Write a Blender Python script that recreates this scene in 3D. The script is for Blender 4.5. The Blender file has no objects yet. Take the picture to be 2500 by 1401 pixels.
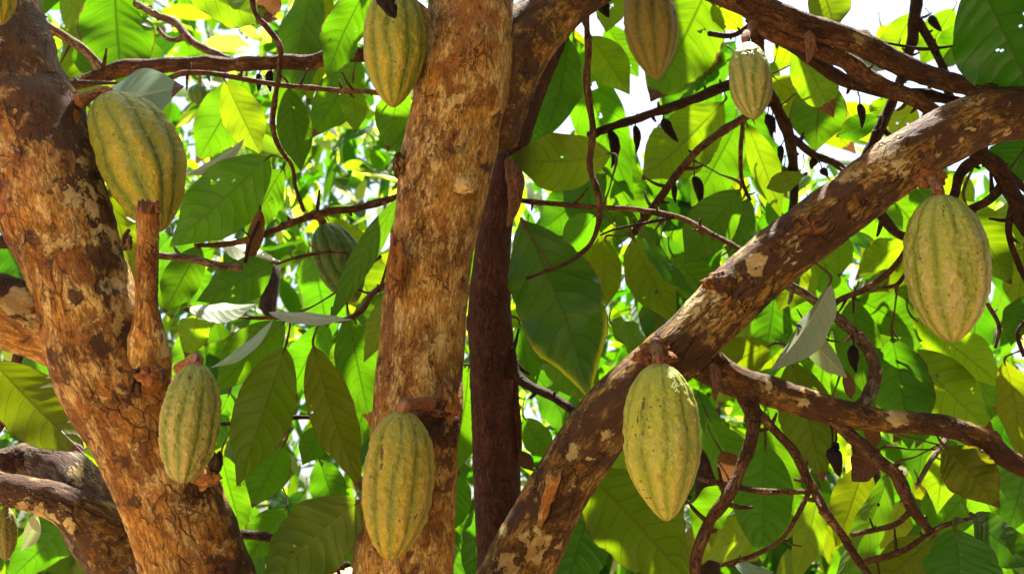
import bpy, math, random
import numpy as np
from mathutils import Vector, noise

R = math.radians
rng = random.Random(11)
npr = np.random.default_rng(11)
scene = bpy.context.scene
COL = scene.collection

# ------------------------------------------------------------------ camera
HFOV, PITCH, CAMZ = 54.0, 15.0, 1.6
FPX = 1250.0 / math.tan(R(HFOV / 2))
cam_d = bpy.data.cameras.new('camera')
cam = bpy.data.objects.new('camera', cam_d)
COL.objects.link(cam)
cam.location = (0, 0, CAMZ)
cam.rotation_euler = (R(90 + PITCH), 0, 0)
cam_d.sensor_width = 36
cam_d.angle = R(HFOV)
cam_d.clip_start, cam_d.clip_end = 0.02, 3000
cam_d.dof.use_dof = True
cam_d.dof.focus_distance = 1.42
cam_d.dof.aperture_fstop = 7.0
scene.camera = cam
CP, SP = math.cos(R(PITCH)), math.sin(R(PITCH))
FWD, UP, RIGHT = Vector((0, CP, SP)), Vector((0, -SP, CP)), Vector((1, 0, 0))
EYE = Vector((0, 0, CAMZ))


def P(px, py, d):
    """point of the photograph (2500 x 1401) at depth d, in metres"""
    return EYE + FWD * d + RIGHT * ((px - 1250) / FPX * d) + UP * ((700.5 - py) / FPX * d)


# ------------------------------------------------------------------ sky, sun, exposure
SUN_EL, SUN_AZ = 69.0, 16.0          # behind the trees, a little to the right
world = bpy.data.worlds.new('World')
scene.world = world
world.use_nodes = True
wt = world.node_tree
sky = wt.nodes.new('ShaderNodeTexSky')
sky.sky_type = 'NISHITA'
sky.sun_disc = False
sky.sun_elevation = R(SUN_EL)
sky.sun_rotation = R(SUN_AZ)
sky.dust_density = 4.0
sky.air_density = 1.0
sky.ozone_density = 1.0
wt.nodes['Background'].inputs['Strength'].default_value = 0.062
wt.links.new(sky.outputs['Color'], wt.nodes['Background'].inputs['Color'])
SUN = Vector((math.sin(R(SUN_AZ)) * math.cos(R(SUN_EL)), math.cos(R(SUN_AZ)) * math.cos(R(SUN_EL)), math.sin(R(SUN_EL))))
sl = bpy.data.lights.new('sun', 'SUN')
sl.energy, sl.angle, sl.color = 5.0, R(0.5), (1.0, 0.93, 0.80)
so = bpy.data.objects.new('sun', sl)
COL.objects.link(so)
so.rotation_euler = (-SUN).to_track_quat('-Z', 'Y').to_euler()
so.location = (0, 0, 12)
vs = scene.view_settings
vs.view_transform, vs.look, vs.gamma, vs.exposure = 'Standard', 'None', 1.0, 2.35
scene.cycles.max_bounces = 7
scene.cycles.diffuse_bounces = 2
scene.cycles.transmission_bounces = 3
scene.cycles.glossy_bounces = 2
scene.cycles.sample_clamp_indirect = 6.0
scene.cycles.use_denoising = True

# ------------------------------------------------------------------ node helpers


class NT:
    def __init__(s, name):
        s.m = bpy.data.materials.new(name)
        s.m.use_nodes = True
        s.t = s.m.node_tree
        for n in list(s.t.nodes):
            s.t.nodes.remove(n)
        s.out = s.t.nodes.new('ShaderNodeOutputMaterial')

    def n(s, typ, props=None, **ins):
        nd = s.t.nodes.new(typ)
        for k, v in (props or {}).items():
            setattr(nd, k, v)
        for k, v in ins.items():
            key = int(k[1:]) if k[0] == 'i' and k[1:].isdigit() else k.replace('_', ' ')
            sock = nd.inputs[key]
            s.put(sock, v)
        return nd

    def put(s, sock, v):
        if isinstance(v, bpy.types.NodeSocket):
            s.t.links.new(v, sock)
        elif isinstance(v, bpy.types.Node):
            s.t.links.new(v.outputs[0], sock)
        else:
            if hasattr(sock.default_value, '__len__') and not hasattr(v, '__len__'):
                v = [v] * len(sock.default_value)
            if hasattr(v, '__len__') and hasattr(sock.default_value, '__len__') and len(v) == 3 and len(sock.default_value) == 4:
                v = (*v, 1)
            sock.default_value = v

    def math(s, op, a, b=0.0, c=0.0, clamp=False):
        return s.n('ShaderNodeMath', {'operation': op, 'use_clamp': clamp}, i0=a, i1=b, i2=c).outputs[0]

    def ramp(s, v, lo, hi):
        return s.n('ShaderNodeMapRange', {'interpolation_type': 'SMOOTHSTEP'}, i0=v, i1=lo, i2=hi, i3=0.0, i4=1.0).outputs[0]

    def mix(s, f, a, b, mode='MIX'):
        nd = s.n('ShaderNodeMix', {'data_type': 'RGBA', 'blend_type': mode})
        s.put(nd.inputs[0], f)
        s.put(nd.inputs[6], a)
        s.put(nd.inputs[7], b)
        return nd.outputs[2]

    def attr(s, name):
        return s.n('ShaderNodeAttribute', {'attribute_name': name})

    def noise(s, vec, scale, detail=4.0, rough=0.6, out=0):
        return s.n('ShaderNodeTexNoise', Vector=vec, Scale=scale, Detail=detail, Roughness=rough).outputs[out]

    def vmul(s, v, k):
        return s.n('ShaderNodeVectorMath', {'operation': 'MULTIPLY'}, i0=v, i1=k).outputs[0]

    def vadd(s, v, k):
        return s.n('ShaderNodeVectorMath', {'operation': 'ADD'}, i0=v, i1=k).outputs[0]


def bark_material(name, dark, mid, light, lichen_bias=0.0, stain_bias=0.0, fissure=0.0, grain=1.0, ring=0.0, scl=1.0, rust=0.0):
    k = NT(name)
    co = k.vmul(k.attr('bark').outputs['Vector'], (scl, scl, scl))
    mk = k.n('ShaderNodeSeparateColor', i0=k.attr('mark').outputs['Color'])
    lich_sun, stain_shade, red = mk.outputs[0], mk.outputs[1], mk.outputs[2]
    wob = k.noise(co, 26, 3, 0.6, 1)
    cow = k.vadd(co, k.vmul(k.vadd(wob, (-.5, -.5, -.5)), (.03, .03, .03)))
    big = k.noise(cow, 9, 5, .65)
    med = k.noise(k.vmul(cow, (1, 1, .55)), 42, 6, .7)
    fine = k.noise(k.vmul(co, (1, 1, .33)), 240, 4, .75)
    speck = k.noise(k.vmul(co, (1, 1, .5)), 520, 2, .6)
    c = k.mix(k.ramp(big, .42, .58), dark, mid)
    c = k.mix(k.math('MULTIPLY', k.ramp(med, .46, .62), .6), c, light)
    c = k.mix(k.math('MULTIPLY', k.ramp(fine, .58, .44), .75 * grain), c, (dark[0] * .45, dark[1] * .36, dark[2] * .3))
    c = k.mix(k.math('MULTIPLY', k.ramp(speck, .60, .76), .3 * grain), c, (min(1, light[0] * 1.5), min(1, light[1] * 1.5), min(1, light[2] * 1.6)))
    # orange and rusty washes
    rw = k.ramp(k.math('ADD', k.noise(cow, 28, 6, .7), k.math('MULTIPLY', red, .30)), .58 - rust, .72 - rust)
    c = k.mix(k.math('MULTIPLY', rw, .6), c, k.mix(fine, (.15, .045, .010), (.36, .13, .034)))
    # dark stains, and shade painted into the bark by the same mask
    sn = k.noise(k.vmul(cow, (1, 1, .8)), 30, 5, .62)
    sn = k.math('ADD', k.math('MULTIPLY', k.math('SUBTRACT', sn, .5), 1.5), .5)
    sf = k.ramp(k.math('ADD', sn, k.math('ADD', k.math('MULTIPLY', stain_shade, .36), stain_bias)), .62, .74)
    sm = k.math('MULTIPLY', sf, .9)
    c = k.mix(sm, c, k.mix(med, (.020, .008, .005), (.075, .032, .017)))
    # small dark pits
    pit = k.n('ShaderNodeTexVoronoi', {'feature': 'F1'}, Vector=cow, Scale=38)
    pf = k.math('MULTIPLY', k.ramp(pit.outputs['Distance'], .20, .10), k.ramp(big, .42, .55))
    c = k.mix(k.math('MULTIPLY', pf, .7), c, (.05, .022, .014))
    # pale crusts of lichen, and sun spots painted in by the same mask
    ln = k.math('ADD', k.math('MULTIPLY', k.math('SUBTRACT', k.noise(cow, 44, 7, .75), .5), 1.7), .5)
    lf = k.ramp(k.math('ADD', ln, k.math('ADD', k.math('MULTIPLY', lich_sun, .58), lichen_bias)), .77, .81)
    lc = k.mix(k.ramp(med, .35, .65), (.34, .23, .08), (.68, .55, .27))
    c = k.mix(k.math('MULTIPLY', lf, .8), c, k.mix(k.math('MULTIPLY', fine, .6), lc, mid))
    h = k.math('ADD', k.math('MULTIPLY', fine, .45), k.math('MULTIPLY', med, 1.0))
    h = k.math('ADD', h, k.math('MULTIPLY', lf, .45))
    h = k.math('SUBTRACT', h, k.math('MULTIPLY', pf, .5))
    cr = k.n('ShaderNodeTexVoronoi', {'feature': 'DISTANCE_TO_EDGE'}, Vector=k.vmul(cow, (1, 1, .42)), Scale=62)
    cf = k.math('MULTIPLY', k.ramp(cr.outputs['Distance'], .075, .01), k.ramp(k.noise(co, 17, 4, .65), .50, .60))
    c = k.mix(k.math('MULTIPLY', cf, .42), c, (dark[0] * .3, dark[1] * .25, dark[2] * .25))
    h = k.math('SUBTRACT', h, k.math('MULTIPLY', cf, .8))
    if fissure:
        fz = k.noise(k.vmul(cow, (1, 1, .12)), 150, 4, .7)
        ff = k.ramp(fz, .56, .42)
        c = k.mix(k.math('MULTIPLY', ff, .5), c, (.030, .012, .008))
        h = k.math('SUBTRACT', h, k.math('MULTIPLY', ff, fissure))
    if ring:
        rg = k.noise(k.vmul(cow, (.25, .25, 1)), 170, 2, .5)
        h = k.math('ADD', h, k.math('MULTIPLY', k.ramp(rg, .55, .62), ring))
    bp = k.n('ShaderNodeBump', Strength=1.0, Distance=.005, Height=h)
    b = k.n('ShaderNodeBsdfPrincipled', Base_Color=c, Roughness=.78, Normal=bp.outputs[0])
    b.inputs['Specular IOR Level'].default_value = .22
    k.t.links.new(b.outputs[0], k.out.inputs[0])
    return k.m


def leaf_material(name, spec=.28, rgh=.40, tmul=(3.3, 3.4, .35), relief=.55):
    k = NT(name)
    uv = k.attr('luv')
    sep = k.n('ShaderNodeSeparateXYZ', i0=uv.outputs['Vector'])
    u, v, seed = sep.outputs
    tint = k.attr('tint').outputs['Color']
    mk = k.n('ShaderNodeSeparateColor', i0=k.attr('mark').outputs['Color'])
    burn, yel, rip = mk.outputs
    av = k.math('ABSOLUTE', v)
    co = k.n('ShaderNodeCombineXYZ', i0=u, i1=k.math('MULTIPLY', v, .38), i2=seed).outputs[0]
    # pinnate side veins that sweep towards the tip
    ph = k.math('MULTIPLY', k.math('SUBTRACT', u, k.math('MULTIPLY', k.math('POWER', av, 1.5), .17)), 8.5)
    ph = k.math('ADD', ph, k.math('MULTIPLY', k.math('SIGN', v), .22))
    ph = k.math('ADD', ph, k.math('MULTIPLY', k.noise(co, 3.5, 2, .5), .5))
    tri = k.math('ABSOLUTE', k.math('SUBTRACT', k.math('FRACT', ph), .5))       # 0.5 on a vein
    vein = k.ramp(tri, .45, .495)
    rib = k.ramp(av, .06, .02)
    net = k.n('ShaderNodeTexVoronoi', {'feature': 'DISTANCE_TO_EDGE'}, Vector=co, Scale=34)
    netf = k.math('MULTIPLY', k.ramp(net.outputs['Distance'], .07, .0), .35)
    vn = k.math('MAXIMUM', k.math('MULTIPLY', vein, .8), rib)
    blot = k.noise(co, 4.2, 4, .6)
    spot = k.noise(co, 26, 3, .6)
    base = k.mix(k.math('MULTIPLY', k.ramp(blot, .35, .7), .35), tint, k.vmul(tint, (1.25, 1.2, .9)))
    yf = k.ramp(k.math('ADD', yel, k.math('MULTIPLY', k.math('SUBTRACT', blot, .5), .7)), .25, .75)
    base = k.mix(yf, base, (.19, .20, .018))
    base = k.mix(k.math('MULTIPLY', k.ramp(spot, .66, .74), .35), base, (.13, .10, .02))
    dc = k.mix(k.math('MULTIPLY', vein, .6), base, k.vmul(base, (.6, .62, .6)))
    dc = k.mix(k.math('MULTIPLY', rib, .8), dc, k.vmul(base, (2.8, 2.0, 2.0)))
    bf = k.ramp(k.math('ADD', burn, k.math('MULTIPLY', k.math('SUBTRACT', k.noise(co, 13, 4, .65), .5), .75)), .47, .56)
    bc = k.mix(k.ramp(k.noise(co, 40, 5, .7), .38, .62), (.055, .020, .008), (.24, .125, .055))
    dc = k.mix(bf, dc, bc)
    tc = k.vmul(base, tmul)
    tc = k.mix(k.math('MULTIPLY', k.math('MAXIMUM', vn, netf), .85), tc, k.vmul(tc, (.30, .36, .2)))
    tc = k.mix(bf, tc, k.mix(k.noise(co, 30, 4, .7), (.02, .006, .002), (.15, .060, .018)))
    tc = k.vmul(tc, k.n('ShaderNodeCombineXYZ', i0=1.0, i1=1.0, i2=1.0).outputs[0])
    h = k.math('SUBTRACT', k.math('MULTIPLY', k.math('POWER', k.math('MULTIPLY', tri, 2.0), 2.0), -1.0), k.math('MULTIPLY', rib, .6))
    h = k.math('ADD', h, k.math('MULTIPLY', k.noise(co, 16, 3, .6), .5))
    bp = k.n('ShaderNodeBump', Strength=relief, Distance=.003, Height=h)
    rough = k.math('ADD', rgh, k.math('MULTIPLY', k.noise(co, 9, 3, .6), .22))
    p = k.n('ShaderNodeBsdfPrincipled', Base_Color=dc, Roughness=rough, Normal=bp.outputs[0])
    p.inputs['Specular IOR Level'].default_value = spec
    t = k.n('ShaderNodeBsdfTranslucent', Color=tc)
    ms = k.n('ShaderNodeMixShader', i0=.5, i1=p.outputs[0], i2=t.outputs[0])
    k.t.links.new(ms.outputs[0], k.out.inputs[0])
    return k.m


def pod_material(name, groove, flank, ridge, scar=0.0, bloom=.35):
    k = NT(name)
    pv = k.n('ShaderNodeSeparateXYZ', i0=k.attr('pod').outputs['Vector'])
    rd, t, seed = pv.outputs
    geo = k.n('ShaderNodeTexCoord').outputs['Object']
    co = k.vadd(geo, k.n('ShaderNodeCombineXYZ', i0=seed, i1=seed, i2=seed).outputs[0])
    n1 = k.noise(k.vmul(co, (1, 1, .45)), 34, 5, .65)
    n2 = k.noise(co, 150, 4, .65)
    n3 = k.noise(co, 480, 2, .6)
    r2 = k.math('ADD', rd, k.math('MULTIPLY', k.math('SUBTRACT', n1, .5), 1.1))
    c = k.mix(k.ramp(r2, -.35, .75), groove, flank)
    c = k.mix(k.math('MULTIPLY', k.ramp(r2, .5, 1.25), k.ramp(k.math('ADD', t, k.math('MULTIPLY', n1, .4)), .25, .95)), c, ridge)
    c = k.mix(k.math('MULTIPLY', k.ramp(n2, .5, .66), .6), c, k.vmul(c, (1.5, 1.4, 1.35)))
    c = k.mix(k.math('MULTIPLY', k.ramp(n3, .6, .75), .45), c, k.vmul(c, (1.7, 1.6, 2.2)))
    gr_ = k.math('MULTIPLY', k.ramp(k.math('ADD', rd, k.math('MULTIPLY', n2, .5)), .42, .18), k.ramp(k.noise(co, 24, 4, .7), .42, .6))
    c = k.mix(k.math('MULTIPLY', gr_, .7), c, (.07, .052, .014))
    bl = k.math('MULTIPLY', k.ramp(k.noise(co, 20, 5, .7), .52, .68), k.ramp(n2, .4, .6))
    c = k.mix(k.math('MULTIPLY', bl, bloom), c, (.42, .36, .20))
    fl = k.n('ShaderNodeTexVoronoi', Vector=co, Scale=95)
    ff_ = k.math('MULTIPLY', k.ramp(fl.outputs['Distance'], .24, .12), k.ramp(k.noise(co, 28, 3, .6), .46, .58))
    c = k.mix(k.math('MULTIPLY', ff_, .8), c, (.09, .04, .015))
    c = k.mix(k.math('MULTIPLY', k.ramp(k.noise(co, 62, 5, .7), .56, .68), .55), c, (.22, .13, .035))
    sc = k.noise(k.vmul(co, (1, 1, .35)), 46, 5, .7)
    sf = k.ramp(sc, .68 - scar, .715 - scar)
    c = k.mix(k.math('MULTIPLY', sf, .85), c, (.05, .024, .012))
    # woody, dry collar and tip
    end = k.math('MAXIMUM', k.ramp(t, .05, .0), k.ramp(t, .955, 1.0))
    c = k.mix(k.math('MULTIPLY', end, .6), c, (.22, .14, .06))
    h = k.math('ADD', n2, k.math('MULTIPLY', n1, 1.2))
    h = k.math('ADD', h, k.math('MULTIPLY', n3, .3))
    bp = k.n('ShaderNodeBump', Strength=.9, Distance=.004, Height=h)
    b = k.n('ShaderNodeBsdfPrincipled', Base_Color=c, Roughness=.55, Normal=bp.outputs[0])
    b.inputs['Specular IOR Level'].default_value = .4
    k.t.links.new(b.outputs[0], k.out.inputs[0])
    return k.m


def dry_material(name, a, b_):
    k = NT(name)
    geo = k.n('ShaderNodeTexCoord').outputs['Object']
    n1 = k.noise(k.vmul(geo, (1, 1, .3)), 260, 4, .7)
    c = k.mix(k.ramp(n1, .35, .7), a, b_)
    bp = k.n('ShaderNodeBump', Strength=.8, Distance=.002, Height=n1)
    b = k.n('ShaderNodeBsdfPrincipled', Base_Color=c, Roughness=.7, Normal=bp.outputs[0])
    b.inputs['Specular IOR Level'].default_value = .12
    k.t.links.new(b.outputs[0], k.out.inputs[0])
    return k.m


def ground_material():
    k = NT('leaf_litter_soil')
    geo = k.n('ShaderNodeTexCoord').outputs['Object']
    n1 = k.noise(geo, 1.7, 6, .65)
    vo = k.n('ShaderNodeTexVoronoi', Vector=geo, Scale=9)
    c = k.mix(n1, (.22, .12, .045), (.36, .21, .085))
    c = k.mix(k.math('MULTIPLY', k.ramp(vo.outputs['Distance'], .2, .5), .5), c, (.20, .10, .045))
    bp = k.n('ShaderNodeBump', Strength=.6, Distance=.03, Height=vo.outputs['Distance'])
    b = k.n('ShaderNodeBsdfPrincipled', Base_Color=c, Roughness=.9, Normal=bp.outputs[0])
    k.t.links.new(b.outputs[0], k.out.inputs[0])
    return k.m


M_LEAF = leaf_material('cacao_leaf_blade')
M_LEAF_GLOSS = leaf_material('glossy_cacao_leaf_face', .42, .34)
M_LEAF_PALE = leaf_material('glare_pale_leaf_face', .7, .34, (.55, .62, .30), .10)  # pale face stands in for sun glare on leaf tops
M_BARK = bark_material('warm_cacao_bark', (.15, .062, .010), (.38, .195, .034), (.66, .48, .19), .02, -.07, 0, .8, 0, 1.25)
M_BARK_LEFT = bark_material('rusty_cacao_bark', (.16, .058, .009), (.38, .175, .030), (.68, .48, .18), .05, .0, 0, .9, 0, .95, .05)
M_CUSHION = bark_material('pinkish_flower_cushion', (.16, .065, .03), (.30, .145, .075), (.46, .28, .17), -.2, -.08, 0, 1, 0, 1.6, .06)
M_BARK_DIAG = bark_material('blotched_cacao_bark', (.080, .036, .008), (.24, .120, .022), (.48, .31, .10), .09, .125, 0, 1, 0, .8)
M_BARK_RED = bark_material('dark_red_bark', (.062, .021, .014), (.090, .032, .021), (.135, .056, .038), -.3, -.3, .45, .6)
M_BARK_GREY = bark_material('weathered_grey_bark', (.075, .045, .026), (.15, .10, .06), (.34, .28, .21), .02, .03)
M_TWIG = bark_material('brown_twig_bark', (.080, .032, .013), (.16, .070, .028), (.30, .17, .075), -.01, .03, .4, .8, .5)
M_TWIG_DARK = bark_material('dark_twig_bark', (.024, .011, .006), (.050, .022, .011), (.11, .058, .028), -.06, .03, .4, .8, .4)
M_TWIG_PALE = bark_material('pale_twig_bark', (.16, .095, .05), (.26, .17, .10), (.40, .31, .21), -.02, 0, .3)
M_PETIOLE = bark_material('petiole_skin', (.06, .045, .015), (.10, .07, .02), (.14, .11, .03), -.4, -.3, 0, .2)
M_POD = pod_material('green_gold_pod_husk', (.075, .105, .006), (.185, .205, .012), (.36, .275, .018))
M_POD_LIGHT = pod_material('pale_green_pod_husk', (.15, .195, .015), (.29, .325, .026), (.46, .40, .075), .05)
M_POD_DARK = pod_material('dull_olive_pod_husk', (.07, .078, .010), (.15, .135, .014), (.22, .16, .022), 0, .08)
M_POD_GREEN = pod_material('dark_green_pod_husk', (.022, .070, .005), (.045, .120, .008), (.075, .125, .010), .02, .0)
M_POD_ROUGH = pod_material('mottled_green_pod_husk', (.09, .125, .014), (.19, .215, .030), (.36, .27, .08), .07, .6)
M_POD_DUSTY = pod_material('dusty_tan_green_pod_husk', (.14, .185, .018), (.27, .30, .036), (.46, .38, .13), .05, .85)
M_POD_GOLD = pod_material('mustard_pod_husk', (.08, .11, .008), (.235, .215, .013), (.40, .28, .022), .06, .3)
M_DRY = dry_material('blackened_pod_skin', (.006, .004, .004), (.018, .011, .009))
M_DRY_BROWN = dry_material('brown_dried_pod_skin', (.07, .03, .018), (.19, .10, .06))

# ------------------------------------------------------------------ object helpers
ORG = {}


def link(o, parent, origin):
    ORG[o.name] = origin.copy()
    if parent is not None:
        o.parent = parent
        o.location = origin - ORG[parent.name]
    else:
        o.location = origin
    COL.objects.link(o)
    return o


def thing(name, label, cat, origin, group=None):
    o = bpy.data.objects.new(name, None)
    o.empty_display_size = .1
    link(o, None, origin)
    o['label'], o['category'] = label, cat
    if group:
        o['group'] = group
    return o


def mesh_obj(name, V, F, mat, parent=None, origin=None, attrs=None, smooth=True):
    V = np.asarray(V, dtype=np.float64)
    origin = Vector(origin) if origin is not None else Vector(V[0])
    me = bpy.data.meshes.new(name)
    me.from_pydata((V - np.array(origin)).tolist(), [], F if isinstance(F, list) else F.tolist())
    me.materials.append(mat)
    for an, arr in (attrs or {}).items():
        arr = np.asarray(arr, dtype=np.float32)
        if arr.shape[1] == 3:
            a = me.attributes.new(an, 'FLOAT_VECTOR', 'POINT')
            a.data.foreach_set('vector', arr.ravel())
        else:
            a = me.attributes.new(an, 'FLOAT_COLOR', 'POINT')
            a.data.foreach_set('color', arr.ravel())
    if smooth:
        me.polygons.foreach_set('use_smooth', [True] * len(me.polygons))
    me.update()
    o = bpy.data.objects.new(name, me)
    return link(o, parent, origin)


def catmull(pts, step):
    """pts: array n x 4 (xyz r) -> resampled along the curve"""
    p = np.asarray(pts, float)
    d = np.linalg.norm(np.diff(p[:, :3], axis=0), axis=1) + 1e-6
    sl_ = np.diff(p, axis=0) / d[:, None]
    m = np.empty_like(p)
    m[0], m[-1] = sl_[0], sl_[-1]
    for i in range(1, len(p) - 1):
        m[i] = (sl_[i - 1] * d[i] + sl_[i] * d[i - 1]) / (d[i - 1] + d[i])
    out = []
    for i in range(len(p) - 1):
        n = max(2, int(d[i] / step))
        t = np.arange(n)[:, None] / n
        out.append((2 * t ** 3 - 3 * t ** 2 + 1) * p[i] + (t ** 3 - 2 * t ** 2 + t) * d[i] * m[i] + (-2 * t ** 3 + 3 * t ** 2) * p[i + 1] + (t ** 3 - t ** 2) * d[i] * m[i + 1])
    out.append(p[-1][None])
    q = np.vstack(out)
    q[:, 3] = np.maximum(q[:, 3], 3e-4)
    return q


def tube_data(q, seg, bump=0.0, bscale=10.0, lumps=(), ragged=0.0, seed=0.0, fine=0.0):
    n = len(q)
    c, r = q[:, :3], q[:, 3]
    tan = np.gradient(c, axis=0)
    tan /= np.linalg.norm(tan, axis=1)[:, None] + 1e-9
    ref = np.array([0, -1, 0.]) if abs(tan[0][1]) < .9 else np.array([0, 0, 1.])
    fr = []
    a = ref - tan[0] * ref.dot(tan[0])
    a /= np.linalg.norm(a)
    for i in range(n):
        a = a - tan[i] * a.dot(tan[i])
        a /= np.linalg.norm(a) + 1e-9
        fr.append((a.copy(), np.cross(tan[i], a)))
    s = np.concatenate([[0], np.cumsum(np.linalg.norm(np.diff(c, axis=0), axis=1))])
    th = np.arange(seg) / seg * 2 * math.pi
    V = np.zeros((n * seg, 3))
    B = np.zeros((n * seg, 3))
    for i in range(n):
        e = np.cos(th)[:, None] * fr[i][0] + np.sin(th)[:, None] * fr[i][1]
        rr = np.full(seg, r[i])
        if bump:
            for j in range(seg):
                pt = Vector(c[i] + e[j] * r[i]) * bscale
                pt.x += seed
                rr[j] += r[i] * bump * (noise.noise(pt) + .5 * noise.noise(pt * 2.3) + .3 * noise.noise(pt * 5.1))
                if fine:
                    rr[j] += fine * noise.noise(pt * 14)
        V[i * seg:(i + 1) * seg] = c[i] + e * rr[:, None]
        B[i * seg:(i + 1) * seg, 0] = np.cos(th) * r.mean()
        B[i * seg:(i + 1) * seg, 1] = np.sin(th) * r.mean()
        B[i * seg:(i + 1) * seg, 2] = s[i]
    for (lp, lr, lh) in lumps:
        lp = np.array(lp)
        dd = np.linalg.norm(V - lp, axis=1)
        w = np.exp(-(dd / lr) ** 2)
        nn = np.zeros_like(V)
        cc = np.repeat(c, seg, axis=0)
        nn = V - cc
        nn /= np.linalg.norm(nn, axis=1)[:, None] + 1e-9
        V += nn * (w * lh)[:, None]
    F = []
    for i in range(n - 1):
        for j in range(seg):
            k = (j + 1) % seg
            F.append((i * seg + j, i * seg + k, (i + 1) * seg + k, (i + 1) * seg + j))
    # domed ends
    for end, base in ((0, 0), (1, (n - 1) * seg)):
        ci = len(V)
        cc = c[0] - tan[0] * r[0] * .5 if end == 0 else c[-1] + tan[-1] * r[-1] * (.35 if not ragged else -.3)
        V = np.vstack([V, cc])
        B = np.vstack([B, [0, 0, s[0] if end == 0 else s[-1]]])
        for j in range(seg):
            k = (j + 1) % seg
            F.append((base + k, base + j, ci) if end == 0 else (base + j, base + k, ci))
    if ragged:
        for j in range(seg):
            V[(n - 1) * seg + j] += tan[-1] * ragged * noise.noise(Vector((math.cos(th[j]) * 2.3 + seed, math.sin(th[j]) * 2.3, 1)))
    B[:, 0] += seed * 3.7
    return V, F, B


def to_world(path, extra_front=(), extra_back=()):
    pts = []
    for (px, py, rp, d) in path:
        p = P(px, py, d)
        pts.append((*p, rp * d / FPX))
    return np.array(list(extra_front) + pts + list(extra_back))


BRANCHES = []      # (object, sampled centre line, tree name)


def limb(name, parent, path, mat, seg=20, bump=.12, bscale=14, marks=(), lumps=(), front=(), back=(), step=None, ragged=0.0, seed=None, label=None, fine=0.0):
    W = to_world(path, front, back)
    rm = W[:, 3].mean()
    q = catmull(W, step or max(.003, rm * .35))
    seed = rng.uniform(0, 40) if seed is None else seed
    thin = seg <= 26
    if thin:
        sa = np.concatenate([[0], np.cumsum(np.linalg.norm(np.diff(q[:, :3], axis=0), axis=1))])
        q[:, 3] *= .82 * np.array([1 + .16 * noise.noise(Vector((x * 38 + seed, 0, 0))) + .22 * max(0, noise.noise(Vector((x * 22 + seed, 5, 0)))) ** 1.5 for x in sa])
        for ax in range(3):
            q[:, ax] += q[:, 3] * .4 * np.array([noise.noise(Vector((x * 17 + seed, ax * 7.0, 2))) for x in sa])
    lw = []
    for (px, py, rp, hp) in lumps:
        d = path_depth(path, px, py)
        lw.append((P(px, py, d), rp * d / FPX, hp * d / FPX))
    V, F, B = tube_data(q, seg, bump, bscale, lw, ragged, seed, fine)
    if thin and name in ('branch', 'twig', 'trunk'):
        npick = int(sa[-1] / .032)
        for _ in range(npick):
            i0 = rng.randrange(2, len(q) - 2)
            c0, r0 = Vector(q[i0, :3]), q[i0, 3]
            dr = Vector((rng.gauss(0, 1), rng.gauss(0, .6), rng.gauss(0, 1))).normalized()
            tn = Vector(q[i0 + 1, :3] - q[i0 - 1, :3]).normalized()
            dr = (dr - tn * dr.dot(tn) * .5).normalized()
            ln = r0 + rng.choice([.003, .005, .008, .014, .034]) * min(1.0, r0 / .004)
            e = c0 + dr * ln
            rs = min(r0 * .45, .0032)
            qs = catmull([(*c0, rs * 1.4), (*(c0 + dr * ln * .6), rs), (*(e + Vector((0, 0, ln * .12))), rs * .6)], .004)
            Vs_, Fs_, Bs_ = tube_data(qs, 7, .2, 60, (), 0, seed)
            k0 = len(V)
            V = np.vstack([V, Vs_])
            B = np.vstack([B, Bs_])
            F = F + [tuple(v + k0 for v in f) for f in Fs_]
    mk = np.zeros((len(V), 4))
    mk[:, 3] = 1
    for (px, py, rp, ch, st) in marks:
        d = path_depth(path, px, py)
        rad = rp * d / FPX
        pt = np.array(P(px, py, d))
        # only on the side towards which the patch was seen
        dd = V - pt
        dpar = dd @ np.array(FWD)
        lat = np.linalg.norm(dd - dpar[:, None] * np.array(FWD), axis=1)
        w = np.zeros(len(V))
        near = np.where((lat < rad * 2.2) & (np.abs(dpar) < rad * 2.5 + .03))[0]
        for vi in near:
            vp = Vector(V[vi])
            j = 1 + .55 * noise.noise(vp * (.9 / rad)) + .45 * noise.noise(vp * (2.1 / rad)) + .3 * noise.noise(vp * (5 / rad))
            w[vi] = max(0, min(1, 1.3 - lat[vi] / rad * max(.25, j)))
        mk[:, 'lsr'.index(ch)] = np.maximum(mk[:, 'lsr'.index(ch)], w * st)
    o = mesh_obj(name, V, F, mat, parent, Vector(q[0][:3]) if parent is not None else None, {'bark': B, 'mark': mk})
    if label:
        o['label'] = label
    BRANCHES.append((o, q[::max(1, int(.015 / max(1e-4, np.linalg.norm(q[1, :3] - q[0, :3]))))], parent))
    return o


def path_depth(path, px, py):
    """depth of the near face of the limb at a photo point"""
    best = None
    for a, b in zip(path[:-1], path[1:]):
        ax, ay, bx, by = a[0], a[1], b[0], b[1]
        L = (bx - ax) ** 2 + (by - ay) ** 2
        t = max(0, min(1, ((px - ax) * (bx - ax) + (py - ay) * (by - ay)) / L))
        dx, dy = px - ax - t * (bx - ax), py - ay - t * (by - ay)
        e = math.hypot(dx, dy)
        if best is None or e < best[0]:
            d = a[3] + t * (b[3] - a[3])
            rp = a[2] + t * (b[2] - a[2])
            best = (e, d, rp)
    e, d, rp = best
    return d - math.sqrt(max(0, rp * rp - min(e, rp) ** 2)) * d / FPX


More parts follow.
